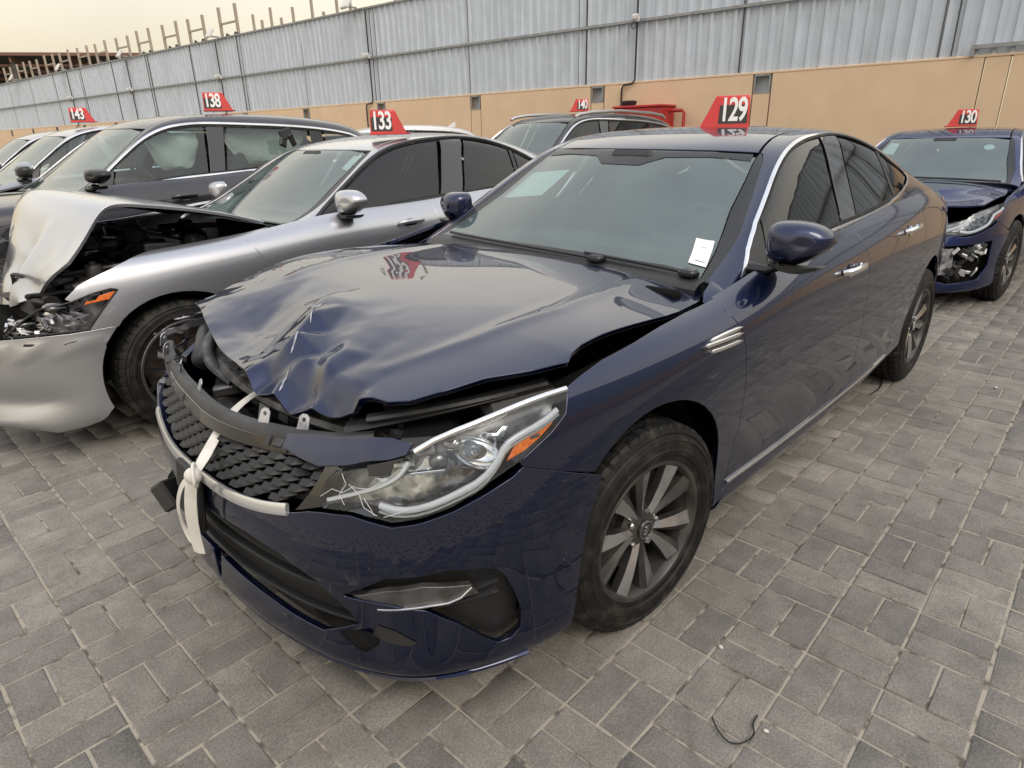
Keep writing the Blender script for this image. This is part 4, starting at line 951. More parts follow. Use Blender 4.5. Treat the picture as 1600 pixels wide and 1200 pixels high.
def crease(x, y):
    P = np.stack([x, y], 1); o_ = np.zeros(len(P))
    for t in _ct:
        a, b_, c = _cv[t]; d = (b_[0]-a[0])*(c[1]-a[1])-(c[0]-a[0])*(b_[1]-a[1])
        if abs(d) < 1e-9: continue
        l1 = ((P[:, 0]-a[0])*(c[1]-a[1])-(c[0]-a[0])*(P[:, 1]-a[1]))/d; l2 = ((b_[0]-a[0])*(P[:, 1]-a[1])-(P[:, 0]-a[0])*(b_[1]-a[1]))/d; k = (l1 >= -1e-6) & (l2 >= -1e-6) & (l1+l2 <= 1+1e-6)
        z = _cz[t]; o_[k] = (z[0]*(1-l1-l2)+z[1]*l1+z[2]*l2)[k]
    return o_
from mathutils import noise as mnoise
def hood_disp(P):
    z = np.zeros(len(P)); x, y = P[:, 0], P[:, 1]
    g = lambda cx, cy, sx, sy, a=0: np.exp(-((((x-cx)*math.cos(a)+(y-cy)*math.sin(a))/sx)**2+((-(x-cx)*math.sin(a)+(y-cy)*math.cos(a))/sy)**2))
    h_ = .013; z -= .024*g(.47, -.30, .13, .15, .3); z += .016*g(.36, -.02, .10, .10); z += .42*crease(x, y)+.13*(crease(x+h_, y)+crease(x-h_, y)+crease(x, y+h_)+crease(x, y-h_))
    # long pressed crease from the left rear corner towards the front
    d = seg_d(P, [(-.45, .50), (0, .54), (.30, .50), (.52, .43)]); z += .007/(1+(d/.03)**2)
    d = seg_d(P, [(-.45, -.50), (0, -.54), (.26, -.50)]); z += .007/(1+(d/.03)**2)
    # bent front lip
    f = np.clip((x-(.585+.10*np.clip(.45-y, 0, 1)*.4))/.05, 0, 1)*np.clip((.46-y)/.02, 0, 1)*np.clip((y-.02)/.06, 0, 1)
    z -= .055*f**1.3
    nz = np.array([mnoise.noise((a*9, b*9, 3.1))+.5*mnoise.noise((a*22, b*22, 1.7)) for a, b in zip(x, y)])
    amp = np.clip((x-.20)/.35, 0, 1)*np.clip((.50-y)/.18, 0, 1)
    z += nz*.0035*amp
    # popped up along the left rear, gap growing forwards
    z += .030*np.clip((y-.45)/.3, 0, 1)*np.clip((x+.25)/.45, 0, 1)
    Q = P.copy(); Q[:, 2] += z; Q[:, 0] += nz*.003*amp
    return Q
ho = panel('hood', H, U['hood_edge'], 'navy', hero, step=.0115, disp=hood_disp, under=(.014, 'plastic'), lip=.014)
# reflection painted as pale slivers on the folds, scraped paint by the bent corner
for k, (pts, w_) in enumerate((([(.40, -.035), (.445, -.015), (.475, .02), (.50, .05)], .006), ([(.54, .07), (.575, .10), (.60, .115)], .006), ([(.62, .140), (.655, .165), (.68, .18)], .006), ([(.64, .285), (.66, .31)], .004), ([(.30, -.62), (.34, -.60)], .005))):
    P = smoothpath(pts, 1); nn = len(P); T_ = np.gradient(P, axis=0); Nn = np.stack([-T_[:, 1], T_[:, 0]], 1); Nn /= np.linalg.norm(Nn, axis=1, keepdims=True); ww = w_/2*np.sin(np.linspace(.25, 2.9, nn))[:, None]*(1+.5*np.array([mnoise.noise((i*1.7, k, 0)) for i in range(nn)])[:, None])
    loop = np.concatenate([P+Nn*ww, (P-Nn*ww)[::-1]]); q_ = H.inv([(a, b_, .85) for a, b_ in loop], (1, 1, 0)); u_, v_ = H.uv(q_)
    panel('glint_scrape', H, list(zip(u_, v_)), 'metal_w', ho, step=.006, disp=lambda P: hood_disp(P)+np.array([0, 0, .0014]), lip=0, gap=0)
# ---- front bumper with its openings
intake = B_intake+mirU(B_intake)[::-1]
intake = [(19, 5.0)]+B_intake+[(19, 1.9)]+mirU(B_intake)[::-1]
fogm = mirU(B_fog_open)
panel('front_bumper', B, U['bumper'], 'navy', hero, holes=[B_fog_open, fogm, intake], step=.02, lip=.02)
pk = panel('lower_grille', B, intake, 'plastic', hero, step=.03, off=-.035, lip=0, gap=-.01)
for k in range(3):
    v = 2.7+k*.85; w_ = 2.7+k*.3
    ribbon('slat', B, [(19-w_, v), (19, v-.05), (19+w_, v)], .010, .022, 'trim', pk, off=-.018, smooth=0)
for f in (lambda p: p, mirU):
    fp = panel('fog_recess', B, f(B_fog_open), 'plastic', hero, step=.02, off=-.045, lip=0, gap=-.008)
    panel('fog_strip', B, f(B_fog), 'metal_g', fp, step=.012, off=-.006, lip=.02)
    ribbon('fog_chrome', B, f(B_fog_edge), .006, .008, 'chrome', fp, off=-.003)
    for k in range(2):
        a = np.array(f([(14.05-.05*k, 3.0-.0*k)])[0]); 
        ribbon('fin', B, f([(14.9-.18*k, 3.95-.22*k+.12), (14.35-.10*k, 3.75-.18*k+.28), (13.75, 3.95-.30*k+.1)]), .004, .02, 'plastic_g', fp, off=-.03, smooth=1)
    panel('lower_slot', B, f(B_low_slot), 'plastic', hero, step=.02, off=.0015, lip=0)
panel('bumper_side_gloss', B, B_gloss, 'gloss', hero, step=.02, off=-.006)
ribbon('front_lip', B, [(13.35, 1.15), (14, 1.05), (15, 1.0), (16, 1.0), (17.2, .98), (19, .98), (20.8, .98), (22, 1.0), (23, 1.0), (24, 1.05), (24.65, 1.15)], .022, .012, 'navy', hero, off=.004, smooth=2, taper=.15)
# bracket for the missing licence plate
b = MB(); c = B.pos(B.inv([(.86, -.02, .455)]))[0]; b.box(c+np.array([.012, 0, .02]), (.018, .15, .16), rot=rotm(0, R(-6), 0), bev=.006); b.box(c+np.array([.022, .05, -.05]), (.03, .03, .06), bev=.006); b.obj('plate_bracket', 'plastic', hero)
# chrome smile under the grille
ribbon('grille_chrome', B, [p for p in B_chrome]+[(19, B_chrome[-1][1]-.02)]+mirU(B_chrome)[::-1], .030, .012, 'white_trim', hero, off=.006, smooth=2, step=.012)
# ---- grille of staggered scales
gz = B_grille+mirU(B_grille)[::-1]
gpoly = [(16.5, 8.5)]+B_grille+mirU(B_grille)[::-1]+[(21.5, 8.5), (20.6, 8.75), (19, 8.85), (17.4, 8.75)]
gr = panel('grille', B, gpoly, 'plastic', hero, step=.025, off=-.055, lip=0)
gp = B.st(np.array(gpoly)[:, 0], np.array(gpoly)[:, 1]); s0, s1 = gp[:, 0].min(), gp[:, 0].max(); t0, t1 = gp[:, 1].min(), gp[:, 1].max()
row = 0; t = t0+.012; cnt = 0
while t < t1:
    s = s0+(.033 if row % 2 else 0)
    while s < s1:
        c = np.array([[s, t]])
        if inpoly(c, gp)[0] and segdist(c, gp)[0] > .008:
            def pf(ds, dt, o): q = np.array([[s+ds, t+dt]]); return B.pos(q, o)[0]
            hw = .031; h = .009
            V = [pf(-hw, 0, -.030), pf(-hw*.35, -h, -.008), pf(hw*.45, -h*.8, -.004), pf(hw, .002, -.030), pf(hw*.5, h*.9, -.014), pf(-hw*.45, h, -.018),
                 pf(-hw, 0, -.052), pf(-hw*.35, -h*.6, -.052), pf(hw*.45, -h*.6, -.052), pf(hw, .002, -.052), pf(hw*.5, h*.6, -.052), pf(-hw*.45, h*.6, -.052)]
            F = [(0, 1, 4, 5), (1, 2, 3, 4)]+[(i, (i+1) % 6, 6+(i+1) % 6, 6+i) for i in range(6)]
            mk('grille_scale', V, F, 'plastic', gr, smooth=False); cnt += 1
        s += .066
    t += .0195; row += 1
# torn clips along the grille's upper edge
gt = [(a, b_) for a, b_ in B_gtop]+mirU(B_gtop)[::-1]
gts = dens(B.st(np.array(gt)[:, 0], np.array(gt)[:, 1]), .045, False)
for i, q in enumerate(gts):
    if rng.random() < .22: continue
    p = B.pos(q[None], -.012)[0]; b = MB(); w_ = .014+rng.random()*.014
    b.box(p+np.array([0, 0, .004*rng.random()]), (.010, w_*1.6, .020+.012*rng.random()), rot=rotm(rng.normal(0, .25), rng.normal(-.5, .3), rng.normal(0, .3)), bev=.002)
    b.box(p+np.array([-.01, w_, .004]), (.018, .005, .016), rot=rotm(rng.normal(0, .4), 0, rng.normal(0, .5)), bev=.001); b.obj('torn_clip', 'plastic_g', gr)
ribbon('grille_rail', B, gt, .016, .012, 'plastic_g', gr, off=-.018, smooth=1)
# ---- headlight
def headlight(f, root):
    lp = panel('headlight', B, f(B_lamp), 'lamp_dk', root, step=.018, off=-.055, lip=0, gap=.001)
    # side walls of the housing
    q = B.st(np.array(f(B_lamp))[:, 0], np.array(f(B_lamp))[:, 1]); q = dens(q, .02); A = B.pos(q, -.001); D = B.pos(inset(q, .006), -.057); n = len(A)
    mk('lamp_wall', np.concatenate([A, D]), [(i, (i+1) % n, n+(i+1) % n, n+i) for i in range(n)], 'gloss', lp, smooth=True)
    panel('inner_bezel', B, f([(13.9, 7.25), (14.4, 7.05), (14.9, 7.0), (15.3, 7.15), (15.75, 7.35), (16.2, 7.45), (15.4, 8.1), (14.9, 8.2), (14.6, 8.35), (14.0, 8.55), (13.45, 8.6), (13.55, 8.0)]), 'lamp_in', lp, step=.02, off=-.042, lip=.012, disp=lambda P: P+np.array([[0, 0, .006*math.sin(a*160)+.004*math.sin(b_*210)] for a, b_ in zip(P[:, 0], P[:, 2])]))
    c = B.pos(B.inv([np.mean([B.ev(*p) for p in f(B_bowl)], 0)]), -.045)[0]; n_ = B.nrm(B.inv([c]))[0]
    t_ = np.cross(n_, [0, 0, 1.]); t_ /= np.linalg.norm(t_); up = np.cross(t_, n_); F3 = np.stack([t_, up, n_], 1)
    b = MB(); rg = []
    for k in range(7):
        a = math.pi/2*k/6; rg.append([c+F3@rotm(0, 0, .5)@np.array([.055*math.cos(q_)*math.sin(a)+.0, .034*math.sin(q_)*math.sin(a), .030-.034*math.cos(a)]) for q_ in np.linspace(0, 2*math.pi, 25)[:-1]])
    b.loft(rg, cap=False); b.obj('reflector_bowl', 'chrome', lp)
    b = MB(); b.ell(c+n_*.012, (.010, .010, .014), 12, 8, rot=F3); b.obj('bulb', 'lens', lp)
    b = MB(); c2 = c+F3@np.array([.080, -.015, -.004]); b.ell(c2, (.022, .020, .012), 20, 12, rot=F3); b.obj('projector_lens', 'lamp_dk', lp)
    for k, (dx, dy, w2, h2, a2) in enumerate(((.045, .018, .05, .018, .3), (.12, .010, .07, .022, -.2), (.155, -.010, .05, .016, .1), (-.055, .004, .03, .03, .4), (.02, -.035, .09, .008, .15), (.11, -.034, .09, .008, -.05))):
        b = MB(); b.box(c+F3@np.array([dx, dy, .004]), (w2, h2, .012), rot=F3@rotm(.3*(-1)**k, .35*(-1)**(k//2), a2), bev=.004); b.obj('reflector_facet', ('lamp_in', 'lamp_dk', 'chrome')[k % 3], lp)
    ribbon('light_guide', B, f(B_drl1), .011, .014, 'drl', lp, off=-.012, step=.012)
    ribbon('light_guide', B, f(B_drl2), .014, .014, 'drl', lp, off=-.012, step=.012)
    ribbon('light_guide_edge', B, [(a, b_-.16) for a, b_ in f(B_drl2)], .006, .02, 'chrome', lp, off=-.014, step=.012)
    am = panel('side_reflector', B, f(B_amber), 'amber', lp, step=.012, off=-.008, lip=.01)
    qa = np.mean([B.ev(*p) for p in f(B_amber)], 0); sa = B.inv([qa]); pa = B.pos(sa, -.006)[0]
    b = MB(); b.box(pa, (.022, .003, .008), rot=np.stack([B.pos(sa+[[.01, 0]])[0]-B.pos(sa)[0], B.nrm(sa)[0]*.01, np.array([0, 0, .01])], 1)/.01, bev=.001); b.obj('moulded_mark', 'ink', am)
    ribbon('lamp_chrome', B, f(B_lamp_top), .014, .012, 'chrome', lp, off=.002, step=.015)
    panel('lens', B, f(B_lamp), 'lens', lp, step=.03, lip=.006, off=.002, gap=.004)
    # cracks in the lens
    for pth in ([(500, 770), (520, 757), (540, 768), (530, 783)], ): pass
    cr = [[(16.40, 7.5), (16.2, 7.75), (16.0, 7.65), (15.8, 7.85)], [(16.05, 8.2), (15.95, 7.9), (16.05, 7.6), (15.95, 7.3)], [(15.9, 7.9), (15.7, 7.6), (15.62, 7.25), (15.4, 7.0)], [(15.8, 7.8), (15.55, 7.75), (15.35, 7.9)], [(15.62, 7.5), (15.5, 7.2), (15.45, 7.02)], [(15.3, 6.95), (14.9, 7.1), (14.6, 7.05)]]
    for k in cr: ribbon('crack', B, f(k), .0016, .0012, 'drl', lp, off=.0045, smooth=0, n=4)
    return lp
headlight(lambda p: p, hero)
# broken black corner piece over the lamp
panel('broken_corner', B, [(15.0, 8.5), (15.6, 8.42), (15.55, 8.1), (15.2, 8.05), (15.15, 8.35), (14.9, 8.45)], 'plastic', hero, step=.015, off=.006, lip=.01)
XF[0] = np.eye(4)
XF[0] = ROLL
for pth in (B_vb1, B_vb2, B_vb3): ribbon('vent_bar', B, pth, .013, .012, 'chrome', hero, off=.004, smooth=1, step=.008, taper=.12)
panel('vent_base', B, smoothpath(B_vent, 1, True).tolist(), 'gloss', hero, step=.015, off=.0012, lip=0, gap=0)
XF[0] = np.eye(4)
# ---- wheels, liners, underside
wheel_wells(hero, 0, .335); wheel_wells(hero, -2.79, .335)
b = MB(); b.box((-1.75, 0, .28), (3.4, 1.46, .05)); b.box((-.15, 0, .42), (.9, 1.0, .25), bev=.04); b.obj('underbody', 'liner', hero)
wheel(hero, -.02, .898, 1, 'ten', .323, .214, steer=R(-6.5), spin=R(25)); wheel(hero, -2.79, .900, 1, 'ten', .326, .212, spin=R(60))
wheel(hero, 0, -.905, -1, 'ten', .326, .212); wheel(hero, -2.79, -.9, -1, 'ten', .326, .212)
number_sign('129', (-1.78, .11, 1.388+.012), R(114), 'red roof sign reading 129 on the navy sedan in front', s=.86)
# ---- hero: what the crash laid bare behind the grille
clutter_seed = 11
def beam(pts, w_, h_, name, m, root, n=8):
    b = MB(); p = smoothpath(pts, 2); b.tube(p, w_, n, flat=h_/w_, up=(0, 0, 1)); return b.obj(name, m, root)
bar = [(.665, -.66, .735), (.70, -.57, .725), (.76, -.31, .72), (.782, -.14, .72), (.80, .02, .72), (.79, .16, .72), (.755, .28, .72), (.72, .37, .72), (.68, .45, .722), (.62, .52, .728)]
bp = smoothpath(bar, 2); b = MB(); cen = np.array([.2, -.03, .72]); rg = []
for p in bp:
    o_ = p-cen; o_[2] = 0; o_ /= np.linalg.norm(o_); up = np.array([0, 0, 1.])
    rg.append([p-o_*.030+up*.002, p-o_*.026+up*.010, p-o_*.004+up*.012, p+o_*.003+up*.006, p+o_*.008-up*.010, p+o_*.016-up*.040, p+o_*.010-up*.044, p-o_*.0-up*.012, p-o_*.028-up*.006])
b.loft(rg); topbar = b.obj('grille_top_bar', 'plastic_g', hero)
b = MB(); b.loft([[r[4]+(r[4]-r[0])*.05, r[5]+(r[4]-r[0])*.08, r[5]+(r[4]-r[0])*.02, r[4]] for r in rg[8:-2]]); b.obj('grille_garnish', 'gloss', topbar)
XF[0] = ROLL
panel('grille_shoulder', B, [(17.3, 8.75), (16.55, 8.35), (16.15, 8.42), (15.5, 8.50), (14.95, 8.55), (14.85, 8.85), (15.2, 9.15), (15.9, 9.35), (16.7, 9.4), (17.3, 9.3)], 'navy', hero, step=.018, off=.004, disp=lambda P: P+np.array([[0, 0, .006*mnoise.noise((a*14, b_*14, 0))] for a, b_, c in P]))
XF[0] = np.eye(4)
# mounting tabs with holes
for k, (x, y, z, rz) in enumerate(((.705, -.545, .75, -.9), (.735, -.34, .745, -.5), (.765, -.12, .74, -.2), (.745, .235, .745, .4), (.70, .345, .745, .5), (.69, -.60, .77, -1.0))):
    b = MB(); h = np.array([x, y, z]); rt = rotm(R(-8), R(-20), rz)
    pts = [(-.016, -.022), (.016, -.022), (.014, .014), (.006, .022), (-.006, .022), (-.014, .014)]; hole = [(.006*math.cos(a), .008+.006*math.sin(a)) for a in np.linspace(0, 2*math.pi, 7)[:-1]]
    V = [h+rt@np.array([d, a, c]) for d in (-.0015, .0015) for a, c in pts+hole]; n = 12
    F = []
    mp = [(0, 1, 10), (0, 10, 9), (1, 2, 11), (1, 11, 10), (2, 3, 6), (2, 6, 11), (3, 4, 7), (3, 7, 6), (4, 5, 8), (4, 8, 7), (5, 0, 9), (5, 9, 8)]
    F += [f for f in mp]+[tuple(n+q for q in f[::-1]) for f in mp]+[(i, (i+1) % 6, n+(i+1) % 6, n+i) for i in range(6)]+[(6+i, n+6+i, n+6+(i+1) % 6, 6+(i+1) % 6) for i in range(6)]
    b.add(V, F); b.obj('mounting_tab', 'metal_w', hero, smooth=False)
def clutter(root, x0, x1, y0, y1, z0, z1, n, seed, name='engine_bay', mats_=('plastic', 'plastic_g', 'metal_g', 'liner')):
    r = np.random.default_rng(seed); o0 = None
    b = MB(); b.box(((x0+x1)/2, (y0+y1)/2, z0-.04), (x1-x0, y1-y0, .08), bev=.02); o0 = b.obj(name, 'liner', root)
    for i in range(n):
        b = MB(); c = np.array([r.uniform(x0, x1), r.uniform(y0, y1), r.uniform(z0, z1)]); k = r.integers(0, 4); mt = mats_[r.integers(0, len(mats_))]; s = r.uniform(.04, .11)
        if k == 0: b.box(c, (s*1.4, s*1.8, s), rot=rotm(0, 0, r.uniform(0, 3)), bev=.012); b.box(c+[0, 0, s*.55], (s, s*1.3, s*.25), rot=rotm(0, 0, r.uniform(0, 3)), bev=.006); nm = 'cover'
        elif k == 1:
            p = [c]; d = r.normal(0, 1, 3); d[2] *= .25
            for _ in range(7): d = d*.8+r.normal(0, .45, 3)*np.array([1, 1, .3]); d /= np.linalg.norm(d); p.append(p[-1]+d*.055)
            p = smoothpath(p, 2); p[:, 0] = np.clip(p[:, 0], x0, x1); p[:, 1] = np.clip(p[:, 1], y0, y1); p[:, 2] = np.clip(p[:, 2], z0-.05, z1+.02); b.tube(p, r.uniform(.006, .016), 8); nm = 'hose'
        elif k == 2: b.lathe([(0, s*.4), (s*.35, s*.4), (s*.42, s*.3), (s*.42, -s*.4)], 20, axis='z', c=c); b.lathe([(0, s*.55), (s*.16, s*.55), (s*.16, s*.4)], 12, axis='z', c=c); nm = 'reservoir'
        else: b.box(c, (s*2.2, .03, .035), rot=rotm(r.normal(0, .1), r.normal(0, .1), r.uniform(0, 3)), bev=.006); b.box(c, (.03, s, .02), rot=rotm(0, 0, r.uniform(0, 3)), bev=.004); nm = 'bracket'
        b.obj(nm, mt, o0)
    return o0
eb = clutter(hero, .10, .58, -.60, .52, .44, .70, 95, 3)
clutter(hero, .45, .66, -.50, .40, .38, .56, 22, 8, name='crash_zone')
rs = beam([(.50, -.64, .70), (.58, -.40, .69), (.615, -.1, .685), (.60, .2, .68), (.54, .45, .68), (.46, .62, .70)], .032, .020, 'radiator_support', 'metal_g', hero)
for k in range(13):
    t = k/12; p = np.array([.515+.09*math.sin(math.pi*t), -.58+1.12*t, .705]); b = MB(); b.box(p, (.03+.02*rng.random(), .03, .018), rot=rotm(rng.normal(0, .2), rng.normal(0, .2), rng.random()), bev=.003)
    if k % 2: b.box(p+np.array([.02, .01, -.03]), (.012, .05, .06), rot=rotm(0, rng.normal(0, .2), 0), bev=.003)
    b.obj('clip', ('plastic', 'metal_g', 'plastic_g')[k % 3], rs)
beam([(.40, -.70, .60), (.60, -.45, .56), (.68, 0, .55), (.62, .40, .56), (.48, .62, .60)], .045, .055, 'crash_beam', 'plastic', hero)
beam([(.30, .66, .79), (.42, .60, .775), (.55, .50, .75), (.63, .42, .73)], .030, .012, 'lamp_rail', 'plastic', hero)
beam([(.22, .70, .80), (.38, .64, .79), (.52, .55, .775), (.60, .47, .76)], .018, .010, 'lamp_rail_seal', 'plastic_g', hero)
b = MB(); b.box((.28, .67, .74), (.20, .12, .10), rot=rotm(0, R(8), R(-30)), bev=.02); b.box((.46, .52, .66), (.16, .22, .12), rot=rotm(0, 0, R(-40)), bev=.02); b.obj('lamp_carrier', 'plastic', hero)
rd = MB(); rd.box((.515, -.03, .55), (.02, .95, .26), bev=.004); ro = rd.obj('radiator', 'plastic', hero)
for k in range(26): b = MB(); b.box((.528, -.03, .435+k*.0095), (.008, .90, .0035)); b.obj('fin', 'metal_g', ro)
for k in range(7):
    b = MB(); y0 = rng.uniform(-.5, .45); p = [(.50+rng.uniform(-.03, .06), y0+.06*i*rng.choice([-1, 1]) if i else y0, .69+.03*math.sin(i*1.3+k)-.012*i) for i in range(5)]; b.tube(smoothpath(p, 2), rng.uniform(.004, .009), 7); b.obj('cable', ('plastic', 'plastic_g', 'gloss')[k % 3], ro)
# right-hand corner: black lamp bucket, bent pale sheet and liner
b = MB(); rg = []
for k in range(8):
    a = k/7; c = np.array([.50+.12*a, -.66+.10*a, .71-.02*a]); r_ = .10*math.sin(math.pi*(.25+.65*a)); rg.append([c+np.array([.02*math.cos(q_), r_*math.cos(q_), r_*.8*math.sin(q_)]) for q_ in np.linspace(0, 2*math.pi, 19)[:-1]])
b.loft(rg); b.obj('lamp_bucket', 'plastic_g', hero, angle=50)
for k, (c, s, rt) in enumerate((((.58, -.74, .755), (.16, .05, .008), (.5, .3, -.9)), ((.62, -.71, .70), (.10, .012, .09), (.2, .5, -.7)), ((.66, -.66, .68), (.07, .05, .008), (.7, -.3, -.5)), ((.53, -.72, .80), (.12, .03, .006), (.1, .3, -1.0)))):
    n1, n2 = 9, 6; V = []; F = []
    for side in (0, 1):
        for i in range(n1):
            for j in range(n2):
                u_, v_ = i/(n1-1)-.5, j/(n2-1)-.5; q = np.array([u_*s[0]*1.3, v_*max(s[1], .05), side*.0015+.012*mnoise.noise((u_*5+k, v_*4, k))+(.02*u_*u_)]); V.append(np.array(c)+rotm(*rt)@q)
    for side in (0, 1):
        o_ = side*n1*n2
        F += [((o_+i*n2+j), (o_+(i+1)*n2+j), (o_+(i+1)*n2+j+1), (o_+i*n2+j+1)) for i in range(n1-1) for j in range(n2-1)]
    mk('bent_sheet', V, F, 'metal_w', hero, angle=60)
beam([(.42, -.60, .80), (.56, -.56, .76), (.62, -.44, .70), (.60, -.30, .66)], .020, .014, 'bent_bracket', 'metal_g', hero)
b = MB(); b.lathe([(0, .03), (.09, .03), (.10, .02), (.10, -.02), (0, -.02)], 24, axis='x', c=(.50, -.32, .60)); b.lathe([(0, .05), (.03, .05), (.03, .03)], 12, axis='x', c=(.50, -.32, .60)); b.obj('fan_hub', 'plastic', hero)
# inner wing panels close the bay at both sides
for sd in (1, -1):
    b = MB(); b.box((.12, sd*.70, .58), (.75, .03, .42), rot=rotm(0, R(4), 0), bev=.01); b.obj('inner_wing', 'liner', hero)
b = MB(); b.box((-.42, 0, .70), (.04, 1.40, .44), bev=.01); b.obj('bulkhead', 'liner', hero)
b = MB(); b.box((.30, 0, .27), (.95, 1.25, .05), bev=.02); b.obj('splash_tray', 'liner', hero)
# black foam left sticking out under the right bumper corner
b = MB(); b.box((.80, -.46, .28), (.05, .16, .10), rot=rotm(R(20), R(30), R(-35)), bev=.008); b.obj('torn_liner', 'plastic', hero)
# ---------------------------------------------------------------- silver sedan with the folded-up hood
def mirset(a, b_): return a
keepU = dict(U)
U['fender'] = keepU['fender'][:10+0]+[]
U['fender'] = [(xu(-.375, 9.6), 9.6)]+xz([(-.40, .84), (-.455, .68), (-.485, .50), (-.475, .36), (-.45, .285), (-.42, .25)])+xz(arc(-.02, .335, .368, 194, 49, 20))[:-1]+[xz(arc(-.02, .335, .368, 49, 48, 2))[0]]+SB_seam[::-1][1:]+[SB_lamp[12], SB_lamp[0], SB_lamp[1], SB_lamp[2], SB_lamp[3]]+SB_ftop[::-1]+[(10.02, 10.6)]
XF[0] = np.eye(4)
sil, SB, SG, SH = car('silver_sedan', 'silver sedan with its hood folded up and left headlight smashed, sign 133 on its roof', 'silver', (.34, -2.45, 0), 0, SIL_FB, SIL_F, None, step=.035, chrome='trim', wheels=('blade', .338, .243), wb=-2.86, track=.895, wx=-.05, ys=.985, skip=('hood', 'bumper'), glass_s='glass_t', handle='silver', mirpos=(-1.02, .90, 1.045), inter=(-.22, .02), spin=.3)
XF[0] = np.eye(4)
bt = SB_bump_top
fb_ = xz(arc(-.02, .335, .368, 49, -17, 12))
loop = [xz(arc(-.02, .335, .368, 49, 48, 2))[0]]+SB_seam[::-1][1:-1]+bt+[(16.2, 6.7), (17.5, 6.9), (19, 6.9)]
poly = loop+mirU(loop)[::-1][1:]+mirU(fb_)+mirU([(13.15, .75), (13.5, .5), (15, .3), (17, .3)])+[(19, .3)]+[(17, .3), (15, .3), (13.5, .5), (13.15, .75)]+fb_[::-1][:-1]
def sil_lip(P):
    # a hollow above the lower lip, the lip itself flicked down and out at the corner, a swage line under the lamp
    Q = P.copy(); x, y, z = P[:, 0], np.abs(P[:, 1]), P[:, 2]; c = np.clip((x-.42)/.15, 0, 1)
    n_ = np.stack([np.ones_like(x), np.sign(P[:, 1])*.8*np.clip(y/.8, 0, 1), 0*x], 1)
    hol = -.016*np.exp(-((z-.30-.10*(x-.6))/.055)**2)*c+.010*np.exp(-((z-.165)/.035)**2)*c+.012*np.clip(1-np.abs(z-.545)/.02, 0, 1)
    Q += n_*hol[:, None]; Q[:, 2] += .035*np.clip((.32-z)/.15, 0, 1)*c; Q[:, 2] -= .055*np.clip(1-np.abs(z-.17)/.08, 0, 1)*np.clip(1-np.abs(x-.55)/.14, 0, 1); return Q
panel('front_bumper', SB, poly, 'silver', sil, step=.03, disp=sil_lip)
for f in (lambda p: p, mirU):
    lp = panel('headlight', SB, f(SB_lamp), 'lamp_dk', sil, step=.02, off=-.05, lip=0)
    q = SB.st(np.array(f(SB_lamp))[:, 0], np.array(f(SB_lamp))[:, 1]); q = dens(q, .02); A = SB.pos(q, -.001); D = SB.pos(inset(q, .006), -.052); n = len(A)
    mk('lamp_wall', np.concatenate([A, D]), [(i, (i+1) % n, n+(i+1) % n, n+i) for i in range(n)], 'gloss', lp)
    panel('side_reflector', SB, f(SB_amber), 'amber', lp, step=.015, off=-.006, lip=.01)
    a = np.array(f(SB_lamp)); cen = a.mean(0)
    for k, (du, dv, r) in enumerate(((-.5, .5, .030), (.25, .2, .034), (.95, -.2, .030))):
        c = SB.pos(SB.st(np.array([cen[0]+du*(1 if f is not mirU else -1)]), np.array([cen[1]+dv])), -.03)[0]
        b = MB(); b.ell(c, (r, r, r*.8), 16, 10); b.obj('projector', 'chrome' if k else 'lens', lp)
        b = MB(); b.ell(c+np.array([-.02, -.01, .01]), (r*1.5, r*1.4, r*.9), 12, 8, p=.7); b.obj('reflector_shell', 'gloss', lp)
    # shattered lens pieces lying along the bottom of the opening
    b = MB()
    for k in range(46):
        t = rng.random(); q_ = np.array(f([(SB_lamp[11][0]*(1-t)+SB_lamp[7][0]*t, SB_lamp[10][1]+.15+rng.random()*.75)]))
        c = SB.pos(SB.st(q_[:, 0], q_[:, 1]), -.006-.03*rng.random())[0]; s_ = .008+.016*rng.random()
        b.add(c+rng.normal(0, s_*.5, (3, 3))+np.array([[0, 0, 0], [s_, 0, s_], [-s_, s_, 0]]), [(0, 1, 2)])
    o = b.obj('lens_shards', 'metal_w', lp, smooth=False); o['kind'] = 'stuff'
    b = MB()
    for k in range(30):
        t = rng.random(); q_ = np.array(f([(SB_lamp[11][0]*(1-t)+SB_lamp[7][0]*t, SB_lamp[10][1]+.3+rng.random()*1.2)])); c = SB.pos(SB.st(q_[:, 0], q_[:, 1]), -.015-.03*rng.random())[0]
        b.box(c, tuple(rng.uniform(.006, .030, 3)), rot=rotm(*rng.uniform(0, 3, 3)), bev=.001, mi=int(rng.integers(0, 3)))
    o = b.obj('broken_bits', ['chrome', 'drl', 'gloss'], lp); o['kind'] = 'stuff'
    ribbon('lens_edge', SB, f(SB_lamp), .008, .008, 'trim', lp, off=-.002, closed=True, smooth=0)
for p_ in (SB_dark1, SB_dark2): panel('slot', SB, p_, 'plastic', sil, step=.02, off=.002, lip=0, gap=0)
# spindle grille and its frame, dark
gp_ = [(17.3, 1.6), (17.6, 6.7), (19, 6.8), (20.4, 6.7), (20.7, 1.6), (19, 1.4)]
panel('grille', SB, gp_, 'plastic', sil, step=.03, off=.004)
for k in range(9): ribbon('grille_bar', SB, [(17.45, 2+k*.5), (19, 2+k*.5), (20.55, 2+k*.5)], .008, .012, 'trim', sil, off=.012, smooth=0, step=.04)
